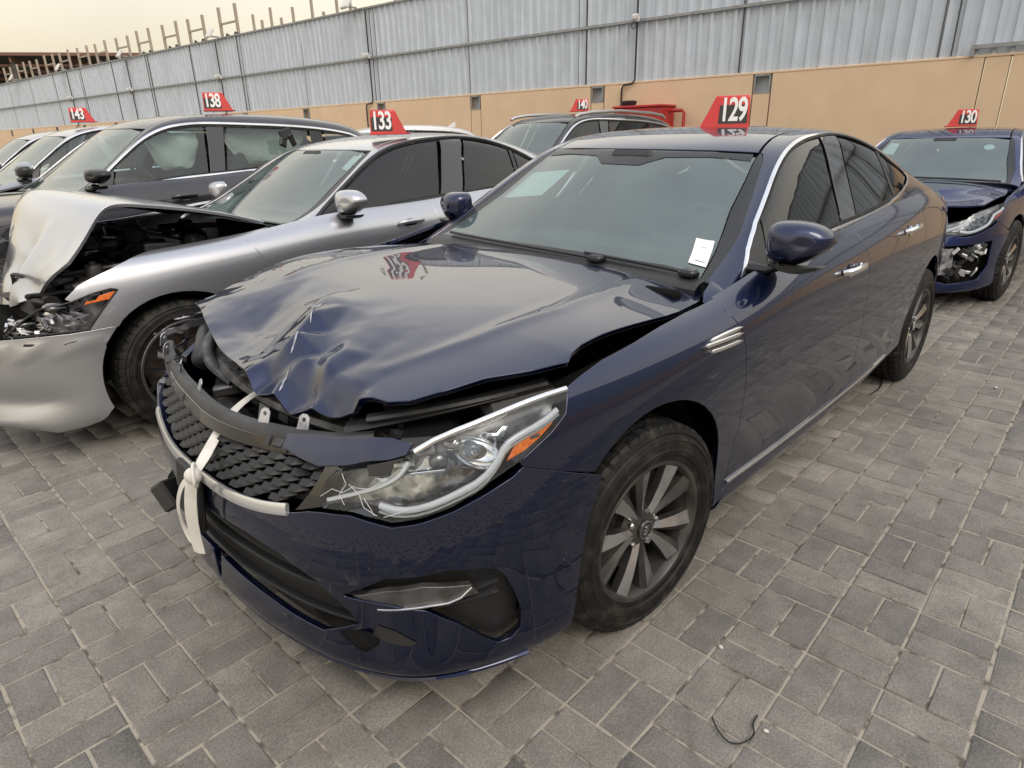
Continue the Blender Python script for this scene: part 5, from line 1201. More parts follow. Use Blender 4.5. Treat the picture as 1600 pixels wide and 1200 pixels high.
# hood: rises from the cowl to a fold, then hangs down over the lamps
prof = {  # y: path of (x, z) from the rear edge over the fold to the front edge
 .72: [(-.60, .985), (-.45, 1.035), (-.25, 1.085), (-.04, 1.120), (.07, 1.137), (.14, 1.130), (.185, 1.085), (.22, 1.04), (.27, .975), (.32, .92), (.37, .87), (.38, .86)],
 .55: [(-.66, .975), (-.48, 1.035), (-.26, 1.09), (-.03, 1.135), (.10, 1.155), (.18, 1.148), (.24, 1.10), (.28, 1.03), (.33, .95), (.39, .87), (.45, .79), (.475, .74)],
 .30: [(-.74, .965), (-.52, 1.03), (-.28, 1.09), (-.02, 1.145), (.15, 1.172), (.235, 1.162), (.30, 1.11), (.34, 1.03), (.39, .94), (.45, .84), (.51, .73), (.53, .66)],
 .0: [(-.80, .955), (-.56, 1.02), (-.28, 1.09), (0, 1.15), (.20, 1.190), (.28, 1.185), (.345, 1.13), (.385, 1.04), (.43, .94), (.48, .83), (.53, .72), (.54, .64)],
 -.35: [(-.76, .955), (-.54, 1.01), (-.28, 1.08), (-.02, 1.14), (.15, 1.175), (.23, 1.17), (.29, 1.12), (.33, 1.03), (.37, .92), (.40, .81), (.44, .70), (.45, .62)],
 -.62: [(-.68, .96), (-.5, 1.01), (-.26, 1.07), (-.03, 1.12), (.10, 1.15), (.165, 1.142), (.215, 1.09), (.25, 1.0), (.29, .90), (.33, .79), (.38, .68), (.39, .60)],
 -.74: [(-.62, .95), (-.46, .99), (-.25, 1.04), (-.04, 1.09), (.07, 1.11), (.13, 1.10), (.17, 1.05), (.21, .97), (.25, .88), (.29, .78), (.33, .68), (.34, .62)]}
NP = np.array([[[x, y, z] for x, z in prof[y]] for y in sorted(prof)]).transpose(1, 0, 2)
NH = Net(NP); NH.sgn = 1.0
if NH.nrm(NH.st(np.array([3.]), np.array([3.])))[0][2] < 0: NH.sgn = -1.0
def mn2(P): return np.array([mnoise.noise((b_*6+3, c*6, a*5)) for a, b_, c in P])
def sil_dent(P):
    x, y = P[:, 0], P[:, 1]; n = np.array([mnoise.noise((b_*7, c*7, a*3)) for a, b_, c in P]); n2 = np.array([mnoise.noise((b_*30, c*14, a*8)) for a, b_, c in P])
    f = np.clip((x-.22)/.08, 0, 1)*np.clip((1.08-P[:, 2])/.2, 0, 1); Q = P.copy()
    cr = np.exp(-((y-.36-.25*(P[:, 2]-.8))/.045)**2)-np.exp(-((y-.27-.25*(P[:, 2]-.8))/.04)**2)*.7
    low = np.clip((.85-P[:, 2])/.2, 0, 1)
    k2 = np.abs(mn2(P)); Q[:, 0] += f*(.014*n+.030*cr+.045*(.35-k2)*low+.018*(.3-k2)); Q[:, 2] += f*low*.012*n; return Q
panel('hood', NH, [(0, 0), (0, 6), (9.4, 6), (10.3, 5.6), (11, 5.0), (11, 0)], 'silver', sil, step=.02, disp=sil_dent, under=(.016, 'liner'), lip=.016)
# what shows under the hood
clutter(sil, -.55, .50, -.62, .62, .66, .93, 80, 5, mats_=('plastic', 'plastic_g', 'metal_g', 'metal_g', 'plastic_g'))
b = MB(); b.tube([(-.52, .70, .90), (-.2, .70, .875), (.1, .69, .84), (.33, .66, .78)], [.035, .04, .04, .03], 8, flat=.5); b.obj('fender_rail', 'plastic', sil)
b = MB(); b.tube([(-.35, .60, .88), (.05, .52, .83), (.32, .42, .80)], .012, 8); b.tube([(-.4, .2, .86), (.1, .45, 1.02)], .008, 8); b.obj('prop_rod', 'metal_g', sil)
b = MB(); b.tube([(.42, .62, .72), (.50, .2, .70), (.50, -.3, .70), (.42, -.62, .72)], .035, 8, flat=.8); b.obj('radiator_beam', 'plastic', sil)
# strip of paper in the windscreen
q = [(.5, 0)]
panel('paper_sheet', SG, [(3.3, 4.95), (4.05, 4.98), (4.1, 5.35), (3.4, 5.3)], 'paper_w', sil, step=.04, off=-.012, lip=0, gap=0)
U.update(keepU)
number_sign('133', (-1.36, -2.06, 1.415), R(144), 'red roof sign reading 133 on the silver sedan', s=.9, flip=True)

# ---------------------------------------------------------------- dark grey crossover
def gh_suv(rear=-3.55, zr=1.40):
    g = [list(map(tuple, r)) for r in GH]
    def stn(x, zc, zside, zbelt, w=1.0, dx=0): return [(x, .80*w, zbelt-.03), (x, .785*w, zbelt), (x, .72*w+.0, zbelt+(zside-zbelt)*.5), (x, .64*w, zside), (x, .60*w, zside+.022), (x, .54*w, (zside+zc)/2+.012), (x+dx*.5, .30*w, zc-.006), (x+dx, 0, zc)]
    g[7] = stn(-2.05, 1.408, 1.352, 1.02); g[8] = stn(-2.55, 1.402, 1.338, 1.03); g[9] = stn(-3.0, 1.378, 1.305, 1.045, .985); g[10] = stn(-3.32, 1.345, 1.262, 1.055, .97, -.02)
    g[11] = stn(rear, 1.20, 1.14, 1.05, .95, -.06); g[12] = stn(rear-.12, 1.05, 1.02, .98, .94, -.06)
    return g
SUVCH = [(a, b_) for a, b_ in G_chrome]
def suv_outlines():
    k = dict(U)
    top = [(.741, 1.3), (1.315, 2.736), (2.013, 3.0), (2.934, 3.05), (3.746, 3.1), (4.439, 3.05), (5.352, 3.0), (6.6, 2.95), (7.8, 2.95), (8.8, 2.92), (9.7, 2.8), (10.2, 2.45), (10.25, 2.0), (9.9, 1.45), (9.2, 1.1), (7.7, .95), (6.6, .835), (5.5, .81), (4.7, .8), (3.3, .79), (1.9, .83)]
    U['dlo'] = [(.9, 1.25)]+top[:-1]
    U['glass_f'] = [(2.15, .95), (2.55, 2.78)]+[(a, b_-.10) for a, b_ in top[3:7]]+[(6.02, 2.85), (5.70, .95)]
    U['pillar_b'] = [(5.75, .95), (6.08, 2.9), (6.5, 2.9), (6.15, .95)]
    U['glass_r'] = [(6.2, .95), (6.55, 2.85), (7.8, 2.84), (8.25, 2.82), (8.15, 1.08)]
    U['pillar_c'] = [(8.2, 1.08), (8.3, 2.85), (8.6, 2.85), (8.55, 1.1)]
    U['glass_q'] = [(8.6, 1.15), (8.66, 2.8), (9.6, 2.65), (10.0, 2.35), (10.05, 2.05), (9.8, 1.6), (9.2, 1.2)]
    U['side'] = keepU['side'][:-7]+[(10.4, 4.9), (10.5, 4.5), (11.9, 4.4), (11.9, .3), (9, .3), (5, .3), (2, .4)]
    U['roof'] = [p for p in keepU['roof']]
    U['roof'] = [(4.36, 4.80), (5.2, 4.92), (6.2, 4.98), (7.2, 5.01), (8.0, 5.03), (9, 5.03), (10.4, 5.0), (10.45, 6), (10.5, 7), (10.45, 8), (10.4, 9.0), (9, 8.97), (8.0, 8.97), (7.2, 8.99), (6.2, 9.02), (5.2, 9.08), (4.36, 9.2)]+[(4.46, 8.3), (4.47, 7.4), (4.47, 6.6), (4.45, 5.7)]
    U['rear_glass'] = [(10.6, 5.0), (11.5, 4.95), (11.6, 7), (11.5, 9.05), (10.6, 9.0), (10.62, 7)]
    U['deck'] = [(11.6, 4.6), (11.7, 7), (11.6, 9.4), (12, 9.6), (12, 7), (12, 4.4)]
    return top, k
gc = G_chrome
G_chrome_keep = list(G_chrome)
top, _k = suv_outlines(); G_chrome[:] = top
SF = interp_f([(-3.9, -3.75), (-2.8, -2.72), (-1.3, -1.30), (0, 0), (.9, .90), (1.2, 1.2)], [(0, 0), (.25, .34), (.9, 1.02), (1.0, 1.13), (1.42, 1.655)], 1.0)
suv, B2, G2, H2 = car('grey_crossover', 'dark grey crossover behind the silver sedan with white airbags hanging in its windows', 'grey', (.716, -4.60, 0), R(2.3), SF, SF, SF, gh_suv(), step=.055, wheels=('plain', .355, .24), wb=-2.72, glass_w='glass', glass_s='glass_c', handle='grey', mirpos=(-.68, .95, 1.175), inter=(-.02, .15), mk_=(1.3, .74))
bg_ = MB()
for sd in (1, -1):
    for x0, x1, zz in ((-1.22, -1.62, 1.50), (-1.85, -2.6, 1.52)):
        n = 14; rg = []
        for i in range(n):
            t = i/(n-1); x = x0+(x1-x0)*t; dr = .10+.20*math.sin(math.pi*t)**.8+.03*math.sin(9*t); y = sd*(.53-.02*math.sin(7*t))
            rg.append([(x, y+.025*math.cos(a)+.012*math.sin(3*a+9*t), zz-dr/2-.03+dr/2*math.sin(a)) for a in np.linspace(0, 2*math.pi, 13)[:-1]])
        b = MB(); b.loft(rg); b.obj('curtain_airbag', 'airbag', suv)
b = MB(); b.box((-2.28, .80, 1.45), (.12, .03, .09), rot=rotm(.2, .3, .1), bev=.01); b.box((-2.24, .81, 1.385), (.08, .03, .08), rot=rotm(.1, -.4, .3), bev=.01); b.box((-2.33, .81, 1.40), (.05, .02, .11), rot=rotm(-.2, .5, 0), bev=.006); b.obj('torn_bag', 'plastic', suv)
number_sign('138', (-1.27, -4.42, 1.650), R(157), 'red roof sign reading 138 on the grey crossover', s=.9, flip=True)
# black large SUV in the back row
SF2 = interp_f([(-3.9, -3.9), (-2.8, -2.9), (-1.3, -1.30), (0, 0), (.9, .90), (1.2, 1.2)], [(0, 0), (.25, .36), (.9, 1.06), (1.0, 1.18), (1.42, 1.700)], 1.03)
bsv, B3, G3, H3 = car('black_suv', 'black suv with pale roof rails standing by the beige wall, sign 140 on its roof', 'black_paint', (-4.35, -4.55, 0), R(-3), SF2, SF2, SF2, gh_suv(-3.6), step=.08, wheels=('plain', .37, .24), wb=-2.9, ys=1.03, mirpos=(-.68, .97, 1.24), inter=(-.02, .2), handle='black_paint')
for sd in (1, -1):
    b = MB(); b.tube([(-1.28, sd*.60, 1.610), (-1.36, sd*.60, 1.640), (-1.6, sd*.605, 1.668), (-2.2, sd*.605, 1.690), (-2.9, sd*.60, 1.668), (-3.2, sd*.59, 1.64), (-3.27, sd*.59, 1.60)], .016, 8, flat=1.3, up=(0, 0, 1)); b.obj('roof_rail', 'satin', bsv)
number_sign('140', (-6.28, -4.35, 1.70), R(126), 'red roof sign reading 140 on the black suv', s=.95)
# white vehicle far back, only its roof shows
wsv, B5, G5, H5 = car('white_suv', 'white suv in the back row showing only its roof behind sign 133', 'white_paint', (-4.15, -8.3, 0), R(0), SF, SF, SF, gh_suv(-3.6), step=.09, wheels=('plain', .355, .24), wb=-2.72, mirpos=(-.68, .95, 1.175), inter=(-.02, .15), mir=True, handle='white_paint')
b = MB(); b.loft([[(-3.2+dx, y_, 1.60+h) for dx, y_, h in ((.07, -.02, 0), (.07, .02, 0), (-.09, .015, 0), (-.09, -.015, 0))], [(-3.25+dx, y_, 1.68) for dx, y_ in ((-.0, -.004), (-.0, .004), (-.05, .004), (-.05, -.004))]]); b.obj('roof_antenna', 'white_paint', wsv)
G_chrome[:] = G_chrome_keep; U.clear(); U.update(_k)
# ---------------------------------------------------------------- pale blue-silver sedan on the left, number 143, and one more beyond it
PF = interp_f([(-3.9, -3.9), (-2.8, -2.8), (-1.3, -1.30), (0, 0), (.9, .90), (1.2, 1.2)], [(0, 0), (.25, .32), (.9, 1.0), (1.0, 1.12), (1.42, 1.640)], 1.0)
pal, B6, G6, H6 = car('pale_sedan', 'pale silver blue car beyond the dark crossover, sign 143 on its roof', 'pale', (.62, -7.30, 0), R(0), PF, PF, PF, step=.07, wheels=('plain', .335, .235), glass_s='glass_c', handle='pale', mirpos=(-.70, .95, 1.175), inter=(0, .15))
number_sign('143', (-.90, -7.15, 1.640), R(162), 'red roof sign reading 143 on the pale blue-silver car', s=.9, flip=True)
far, B7, G7, H7 = car('pale_hatchback', 'farthest pale car in the left corner with only a strip of roof showing', 'pale', (.45, -9.9, 0), R(0), PF, PF, PF, step=.10, wheels=('plain', .335, .235), handle='pale', mirpos=(-.70, .95, 1.175), inter=(0, .15))
# ---------------------------------------------------------------- deep blue sedan behind on the right
BF = interp_f([(-3.9, -3.9), (-2.8, -2.79), (-1.3, -1.30), (0, 0), (.9, .90), (1.2, 1.2)], [(0, 0), (.9, .885), (1.0, .975), (1.42, 1.405)], .99)
blu, B4, G4, H4 = car('blue_sedan', 'deep blue sedan behind on the right with torn front bumper and bent hood, sign 130', 'blue', (-5.39, .05, 0), R(-.7), BF, BF, BF, step=.035, wheels=('ten', .333, .207), skip=('hood', 'bumper'), handle='blue', mirpos=(-.70, .92, 1.025), inter=(0, -.02), steer=R(-3))
def blue_disp(P):
    x, y = P[:, 0], P[:, 1]; z = np.zeros(len(P)); d = seg_d(P, [(-.05, .74), (.22, .50), (.45, .15), (.62, -.2)]); z += .035/(1+(d/.05)**2)
    z -= .035*np.exp(-(((x-.48)/.12)**2+((y-.50)/.16)**2)); z += .05*np.clip((y-.3)/.4, 0, 1)*np.clip((x-.05)/.3, 0, 1); Q = P.copy(); Q[:, 2] += z; return Q
panel('hood', H4, [(.5, 1.2), (.45, 5), (.5, 8.8), (3, 9.05), (4.6, 9.0), (6.0, 8.7), (6.6, 8.0), (7.0, 6.5), (7.1, 5), (7.1, 3.5), (6.9, 2.0), (6.0, 1.3), (4.6, 1.0), (3, .95)], 'blue', blu, step=.025, disp=blue_disp, under=(.016, 'liner'))
b4 = [(a, b_) for a, b_ in B_bump_top]
cut = [(13.6, 5.6), (15.8, 5.9), (17.6, 5.9), (17.8, 3.6), (15.6, 2.6), (13.9, 2.7), (13.5, 3.6)]
panel('front_bumper', B4, U['bumper'], 'blue', blu, holes=[cut], step=.035)
panel('bumper_cavity', B4, cut, 'liner', blu, step=.04, off=-.06, lip=0, gap=-.01)
panel('bumper_foam', B4, [(15.3, 3.4), (15.5, 5.6), (17.1, 5.7), (17.0, 4.2), (16.3, 3.3)], 'metal_w', blu, step=.02, off=-.03, lip=.02, disp=lambda P: P+np.array([[.012*mnoise.noise((a*20, b_*20, c*20)), 0, 0] for a, b_, c in P]))
b = MB()
for k in range(34):
    q_ = np.array([(rng.uniform(13.9, 15.6), rng.uniform(3.0, 5.4))]); c = B4.pos(B4.st(q_[:, 0], q_[:, 1]), -.05+.05*rng.random())[0]
    b.box(c, (.012, rng.uniform(.02, .07), rng.uniform(.015, .07)), rot=rotm(*rng.normal(0, .6, 3)), bev=.002, mi=int(rng.integers(0, 3)))
o = b.obj('torn_plastic', ['paper_w', 'plastic', 'plastic_g'], blu); o['kind'] = 'stuff'
panel('bumper_filler', B4, [(16.9, 6.9), (16.5, 8.4), (19, 9.0), (21.5, 8.4), (21.1, 6.9), (19, 6.2)], 'liner', blu, step=.05, off=-.03)
lp = panel('headlight', B4, B_lamp, 'lamp_dk', blu, step=.03, off=-.045); panel('inner_bezel', B4, [(13.9, 7.3), (14.9, 7.1), (16.1, 7.5), (14.9, 8.2), (13.5, 8.6)], 'lamp_in', lp, step=.03, off=-.03)
for P_ in (B_drl2, B_drl1): ribbon('light_guide', B4, P_, .02, .014, 'drl', lp, off=-.01)
panel('side_reflector', B4, B_amber, 'red_lens', lp, step=.02, off=-.006); panel('lens', B4, B_lamp, 'lens', lp, step=.04, lip=0, off=.001)
panel('headlight', B4, mirU(B_lamp), 'lamp_dk', blu, step=.04, off=-.02)
for a0, a1 in ((4.9, 7.8), (7.7, 9.4)):
    uu = np.linspace(.12, .42, 6); vv = np.linspace(a0, a1, 6); P = G4.pos(G4.st(uu, vv), .012); b = MB(); b.tube(P, .009, 6); b.obj('wiper', 'trim', blu)
panel('paper_sheet', G4, [(3.0, 8.4), (4.0, 8.5), (4.05, 9.0), (3.1, 9.2)], 'paper_w', blu, step=.05, off=-.015, lip=0, gap=0)
c_ = np.array([3.55, 5.6]); panel('round_sticker', G4, [(c_[0]+.22*math.cos(a), c_[1]+.18*math.sin(a)) for a in np.linspace(0, 2*math.pi, 17)[:-1]], 'paper', blu, step=.03, off=-.008, lip=0, gap=0)
number_sign('130', (-7.12, .06, 1.388), R(103), 'red roof sign reading 130 on the deep blue sedan')
# ---------------------------------------------------------------- ground: block paving in basket weave
def node_brick(name, base, dark, light):
    m = bpy.data.materials.new(name); m.use_nodes = True; t = m.node_tree; L = t.links.new; b = t.nodes['Principled BSDF']; b.inputs['Roughness'].default_value = .92; b.inputs['Specular IOR Level'].default_value = .25
    g = t.nodes.new('ShaderNodeNewGeometry'); oi = t.nodes.new('ShaderNodeObjectInfo')
    ad = t.nodes.new('ShaderNodeMath'); ad.operation = 'ADD'; L(g.outputs['Random Per Island'], ad.inputs[0]); L(oi.outputs['Random'], ad.inputs[1]); fr = t.nodes.new('ShaderNodeMath'); fr.operation = 'FRACT'; L(ad.outputs[0], fr.inputs[0])
    r = t.nodes.new('ShaderNodeValToRGB'); e = r.color_ramp.elements; e[0].color = (*dark, 1); e[1].color = (*light, 1); x = e.new(.5); x.color = (*base, 1); L(fr.outputs[0], r.inputs[0])
    def noise(sc_, det, lo, hi, a, b_, rough=.6):
        n = t.nodes.new('ShaderNodeTexNoise'); n.inputs['Scale'].default_value = sc_; n.inputs['Detail'].default_value = det; n.inputs['Roughness'].default_value = rough; L(g.outputs['Position'], n.inputs['Vector'])
        q = t.nodes.new('ShaderNodeMapRange'); q.inputs[1].default_value = lo; q.inputs[2].default_value = hi; q.inputs[3].default_value = a; q.inputs[4].default_value = b_; L(n.outputs[0], q.inputs[0]); return q.outputs[0], n.outputs[0]
    c = r.outputs[0]
    for args in ((.55, 4, .35, .68, .78, 1.12), (1.7, 6, .3, .7, .82, 1.14), (11, 6, .3, .72, .80, 1.16), (160, 3, .36, .66, .76, 1.16), (420, 2, .60, .72, 1.0, .62)):
        v, _ = noise(*args); mx_ = t.nodes.new('ShaderNodeVectorMath'); mx_.operation = 'SCALE'; L(c, mx_.inputs[0]); L(v, mx_.inputs['Scale']); c = mx_.outputs[0]
    # a few rusty and pale stains
    v, _ = noise(2.6, 4, .64, .78, 0, .22); m2 = t.nodes.new('ShaderNodeMix'); m2.data_type = 'RGBA'; L(v, m2.inputs[0]); L(c, m2.inputs[6]); m2.inputs[7].default_value = (.24, .17, .11, 1); c = m2.outputs[2]
    L(c, b.inputs['Base Color'])
    _, h1 = noise(70, 6, 0, 1, 0, 1); _, h2 = noise(300, 3, 0, 1, 0, 1); ad2 = t.nodes.new('ShaderNodeMath'); ad2.operation = 'ADD'; L(h1, ad2.inputs[0]); L(h2, ad2.inputs[1])
    u = t.nodes.new('ShaderNodeBump'); u.inputs['Strength'].default_value = .55; u.inputs['Distance'].default_value = .004; L(ad2.outputs[0], u.inputs['Height']); L(u.outputs[0], b.inputs['Normal'])
    return m
M['brick'] = node_brick('paving block', (.262, .244, .220), (.222, .208, .190), (.298, .278, .248))
M['sand'] = mat('joint sand', (.36, .325, .265), .95, noise=(18, (.11, .098, .08), .50, .64), bump=(240, .6, .003))
g = MB(); g.add([(-45, -120, -.0038), (30, -120, -.0038), (30, 40, -.0038), (-45, 40, -.0038)], [(0, 1, 2, 3)])
ground = g.obj('ground', 'sand', smooth=False); tag(ground, kind='structure')
s_ = .1978; fwv = np.array([-.01784667, -.99984073]); lfv = np.array([.99984073, -.01784667]); O_ = np.array([-.81071669, -.00706618])
def grid(i, j): q = np.array([i, j])*s_-O_; return np.array([q@fwv, q@lfv+.085])
yawg = math.atan2(lfv[0]*0+fwv[1]*0+ (grid(1, 0)-grid(0, 0))[1], (grid(1, 0)-grid(0, 0))[0])
camP = np.array([1.36053, 1.70035, 1.37819]); camR = np.array(_r)
cand = []
for i in range(-66, 52):
    for j in range(-16, 62):
        c = grid(i+.5, j+.5); d = camR@(np.array([c[0], c[1], 0])-camP)
        if d[2] < .25 and not (d[2] > -.6 and abs(d[0]) < 1.6): continue
        z = max(d[2], .3); u = 800+1003*d[0]/z; v = 600+1003*d[1]/z
        if u < -420 or u > 3100 or v > 1900: continue
        if c[0] < -10.62-.097*c[1]+.0: continue
        V_ = (i+j) % 2 == 0
        for h in (0, 1):
            di, dj = ((.25+.5*h, .5) if V_ else (.5, .25+.5*h)); p = grid(i+di, j+dj); vis = (0 < u < 1600 and 0 < v < 1200 and d[2] > .3)
            hid = (-3.8 < p[0] < .75 and abs(p[1]) < .8) or (-4.2 < p[0] < 1.05 and -3.2 < p[1] < -1.75)
            area = (1.0/z**3 if vis and not hid else 0); cand.append((area, p[0], p[1], yawg+(math.pi/2 if V_ else 0)))
cand.sort(key=lambda q: -q[0])
BL, BW, CH = .1900, .0925, .0035
def brick_verts(n_seed):
    r = np.random.default_rng(n_seed); a, b_ = BL/2, BW/2; j = lambda k: r.normal(0, .0009, k)
    top = np.array([(-a+CH, -b_+CH, 0), (a-CH, -b_+CH, 0), (a-CH, b_-CH, 0), (-a+CH, b_-CH, 0)]); top[:, :2] += r.normal(0, .0012, (4, 2)); top[:, 2] += r.normal(0, .0009, 4)
    mid = np.array([(-a, -b_, -.0035), (a, -b_, -.0035), (a, b_, -.0035), (-a, b_, -.0035)]); mid[:, :2] += r.normal(0, .001, (4, 2))
    bot = mid.copy(); bot[:, 2] = -.05
    return np.concatenate([top, mid, bot])
BF_ = [(0, 1, 2, 3)]+[(4+i, 4+(i+1) % 4, (i+1) % 4, i) for i in range(4)]+[(8+i, 8+(i+1) % 4, 4+(i+1) % 4, 4+i) for i in range(4)]
bm_ = []
for k in range(8):
    me = bpy.data.meshes.new('brick'); me.from_pydata(brick_verts(k).tolist(), [], BF_); me.materials.append(M['brick']); bm_.append(me)
for k, (a_, x, y, yw) in enumerate(cand[:298]):
    o = bpy.data.objects.new('brick', bm_[k % 8]); COL.objects.link(o); o.parent = ground; o.location = (x, y, rng.normal(0, .0011)); o.rotation_euler = (rng.normal(0, .006), rng.normal(0, .004), yw+rng.normal(0, .006)+math.pi*(k % 2))
rest = cand[298:]; N_ = len(rest); tm = np.stack([brick_verts(100+k) for k in range(32)]); ks = rng.integers(0, 32, N_); V = tm[ks].copy()
ang = np.array([q[3] for q in rest])+rng.normal(0, .006, N_); cx = np.array([q[1] for q in rest]); cy = np.array([q[2] for q in rest]); c, s = np.cos(ang)[:, None], np.sin(ang)[:, None]
V[:, :, 2] += rng.normal(0, .0011, N_)[:, None]+V[:, :, 0]*rng.normal(0, .004, N_)[:, None]+V[:, :, 1]*rng.normal(0, .006, N_)[:, None]
X = V[:, :, 0]*c-V[:, :, 1]*s+cx[:, None]; Y = V[:, :, 0]*s+V[:, :, 1]*c+cy[:, None]; V = np.stack([X, Y, V[:, :, 2]], -1).reshape(-1, 3)
Fq = (np.array(BF_)[None]+(np.arange(N_)*12)[:, None, None]).reshape(-1, 4)
me = bpy.data.meshes.new('paving_blocks'); me.vertices.add(len(V)); me.vertices.foreach_set('co', V.ravel()); me.loops.add(len(Fq)*4); me.loops.foreach_set('vertex_index', Fq.ravel().astype(np.int32)); me.polygons.add(len(Fq)); me.polygons.foreach_set('loop_start', (np.arange(len(Fq))*4).astype(np.int32)); me.update(); me.validate()
me.materials.append(M['brick']); o = bpy.data.objects.new('paving_blocks', me); COL.objects.link(o); o.parent = ground; o['kind'] = 'stuff'
# ---------------------------------------------------------------- the boundary wall: beige plinth, corrugated sheets above
M['beige'] = mat('beige painted plaster', (.66, .49, .335), .85, noise=(2.2, (.60, .44, .30), .35, .75), bump=(60, .25, .003))
M['sheet'] = mat('grey sheet metal', (.50, .55, .62), .55, .1, noise=(3.5, (.45, .495, .56), .4, .75), bump=(8, .1, .01))
_t = M['sheet'].node_tree; _b = _t.nodes['Principled BSDF']; _src = _b.inputs['Base Color'].links[0].from_socket
_co = _t.nodes.new('ShaderNodeNewGeometry'); _mp = _t.nodes.new('ShaderNodeMapping'); _mp.inputs['Scale'].default_value = (7, 7, .45); _ns = _t.nodes.new('ShaderNodeTexNoise'); _ns.inputs['Detail'].default_value = 7; _ns.inputs['Scale'].default_value = 1.3
_mr = _t.nodes.new('ShaderNodeMapRange'); _mr.inputs[1].default_value = .35; _mr.inputs[2].default_value = .72; _mr.inputs[3].default_value = 1.05; _mr.inputs[4].default_value = .86; _vm = _t.nodes.new('ShaderNodeVectorMath'); _vm.operation = 'SCALE'
_t.links.new(_co.outputs['Position'], _mp.inputs[0]); _t.links.new(_mp.outputs[0], _ns.inputs['Vector']); _t.links.new(_ns.outputs[0], _mr.inputs[0]); _t.links.new(_mr.outputs[0], _vm.inputs['Scale']); _t.links.new(_src, _vm.inputs[0]); _t.links.new(_vm.outputs[0], _b.inputs['Base Color'])
M['seam'] = mat('dark joint', (.05, .05, .052), .7)
M['steel'] = mat('galvanised steel', (.30, .31, .32), .5, .4, noise=(10, (.22, .22, .23), .4, .7))
M['pipe'] = mat('black conduit', (.018, .018, .018), .6)
M['redbox'] = mat('red painted steel', (.42, .022, .022), .45, noise=(5, (.30, .016, .016), .4, .8))
M['camera_w'] = mat('white housing', (.62, .62, .60), .5)
M['timber'] = mat('weathered pole', (.34, .29, .24), .8)
M['rustbeam'] = mat('rusty beam', (.16, .085, .06), .8)
M['shade'] = mat('dark roofing', (.05, .045, .045), .9, noise=(2, (.10, .09, .085), .4, .7))
wt = np.array([.097, -1.0]); wt /= np.linalg.norm(wt); wn = np.array([-wt[1], wt[0]]); WO = np.array([-10.62, 0.])
wt_k = 1/abs(wt[1])
WR = np.array([[wt[0], wn[0], 0], [wt[1], wn[1], 0], [0, 0, 1.]])
def wp(d, o, z): p = WO+wt*d*wt_k+wn*o; return np.array([p[0], p[1], z])
wall = empty('boundary_wall', tuple(wp(0, 0, 0))); tag(wall, 'beige plastered wall topped with grey corrugated sheets along the back of the yard', 'wall')
XF[0] = np.eye(4); XF[0][:3, 3] = -wp(0, 0, 0)
pil = [3.58+3.24*k for k in range(-4, 20)]
for k, d in enumerate(pil):
    b = MB(); w_ = .30; ph = 2.0 if d > 3 else 2.3; b.box(wp(d, -.10, ph/2), (w_-.015, .20, ph), rot=WR, bev=.006); b.obj('pillar', 'beige', wall)
    d1 = pil[k+1] if k+1 < len(pil) else None
    if d1: b = MB(); b.box(wp((d+d1)/2, -.095, 1.15), (d1-d-w_-.012, .20, 2.30), rot=WR, bev=.006); b.obj('wall_panel', 'beige', wall)
    if d < 3: continue
    b = MB(); b.box(wp(d, -.16, 2.15), (w_, .02, .30), rot=WR); o = b.obj('vent_back', 'sheet', wall)
    b = MB()
    for dz, dd, sx, sz in ((2.015, 0, .27, .03), (2.285, 0, .27, .03), (2.15, -.125, .025, .24), (2.15, .125, .025, .24)): b.box(wp(d+dd, -.02, dz), (sx, .05, sz), rot=WR)
    b.obj('vent_frame', 'steel', wall)
b = MB(); b.box(wp(28, -.11, 2.318), (80, .24, .035), rot=WR, bev=.006); b.obj('coping', 'beige', wall)
def sheet_mesh(w_, h_):
    n = 5; p = w_/n; pr = []
    for k in range(n): x = -w_/2+k*p; pr += [(x, 0), (x+p*.55, 0), (x+p*.66, .034), (x+p*.89, .034)]
    pr.append((w_/2, 0)); V = []
    for x, y in pr: V += [(x, y, 0), (x, y, h_)]
    F = [(2*i, 2*i+2, 2*i+3, 2*i+1) for i in range(len(pr)-1)]
    me = bpy.data.meshes.new('sheet'); me.from_pydata(V, [], F); me.materials.append(M['sheet']); return me
sm1, sm2 = sheet_mesh(1.05, 1.02), sheet_mesh(1.05, 1.09)
Rw = Matrix(WR.tolist()).to_euler()
for k in range(-9, 70):
    d = 1.60+1.04*k
    for mesh_, z in ((sm1, 2.34), (sm2, 3.37)):
        o = bpy.data.objects.new('sheet', mesh_); COL.objects.link(o); o.parent = wall; p = wp(d, -.06+rng.normal(0, .002), z)-wp(0, 0, 0); o.location = tuple(p); o.rotation_euler = (Rw.x+rng.normal(0, .002), Rw.y, Rw.z+rng.normal(0, .004))
for k in range(-2, 19):
    d = 4.02+3.1*k; b = MB(); b.box(wp(d, -.035, 3.40), (.018, .02, 2.10), rot=WR); b.obj('joint_strip', 'seam', wall)
    if k % 2: b = MB(); b.box(wp(d+.17, -.035, 3.40), (.012, .02, 2.10), rot=WR); b.obj('joint_strip', 'seam', wall)
b = MB(); b.box(wp(28, -.01, 3.36), (80, .06, .045), rot=WR); b.obj('rail', 'steel', wall)
b = MB(); b.box(wp(28, -.04, 4.475), (80, .10, .04), rot=WR); b.obj('top_trim', 'steel', wall)
b = MB(); b.box(wp(-2.6, .02, 2.44), (6.6, .07, .05), rot=WR); b.box(wp(.66, .01, 2.38), (.05, .08, .12), rot=WR); b.obj('low_rail', 'steel', wall)
XF[0] = np.eye(4)
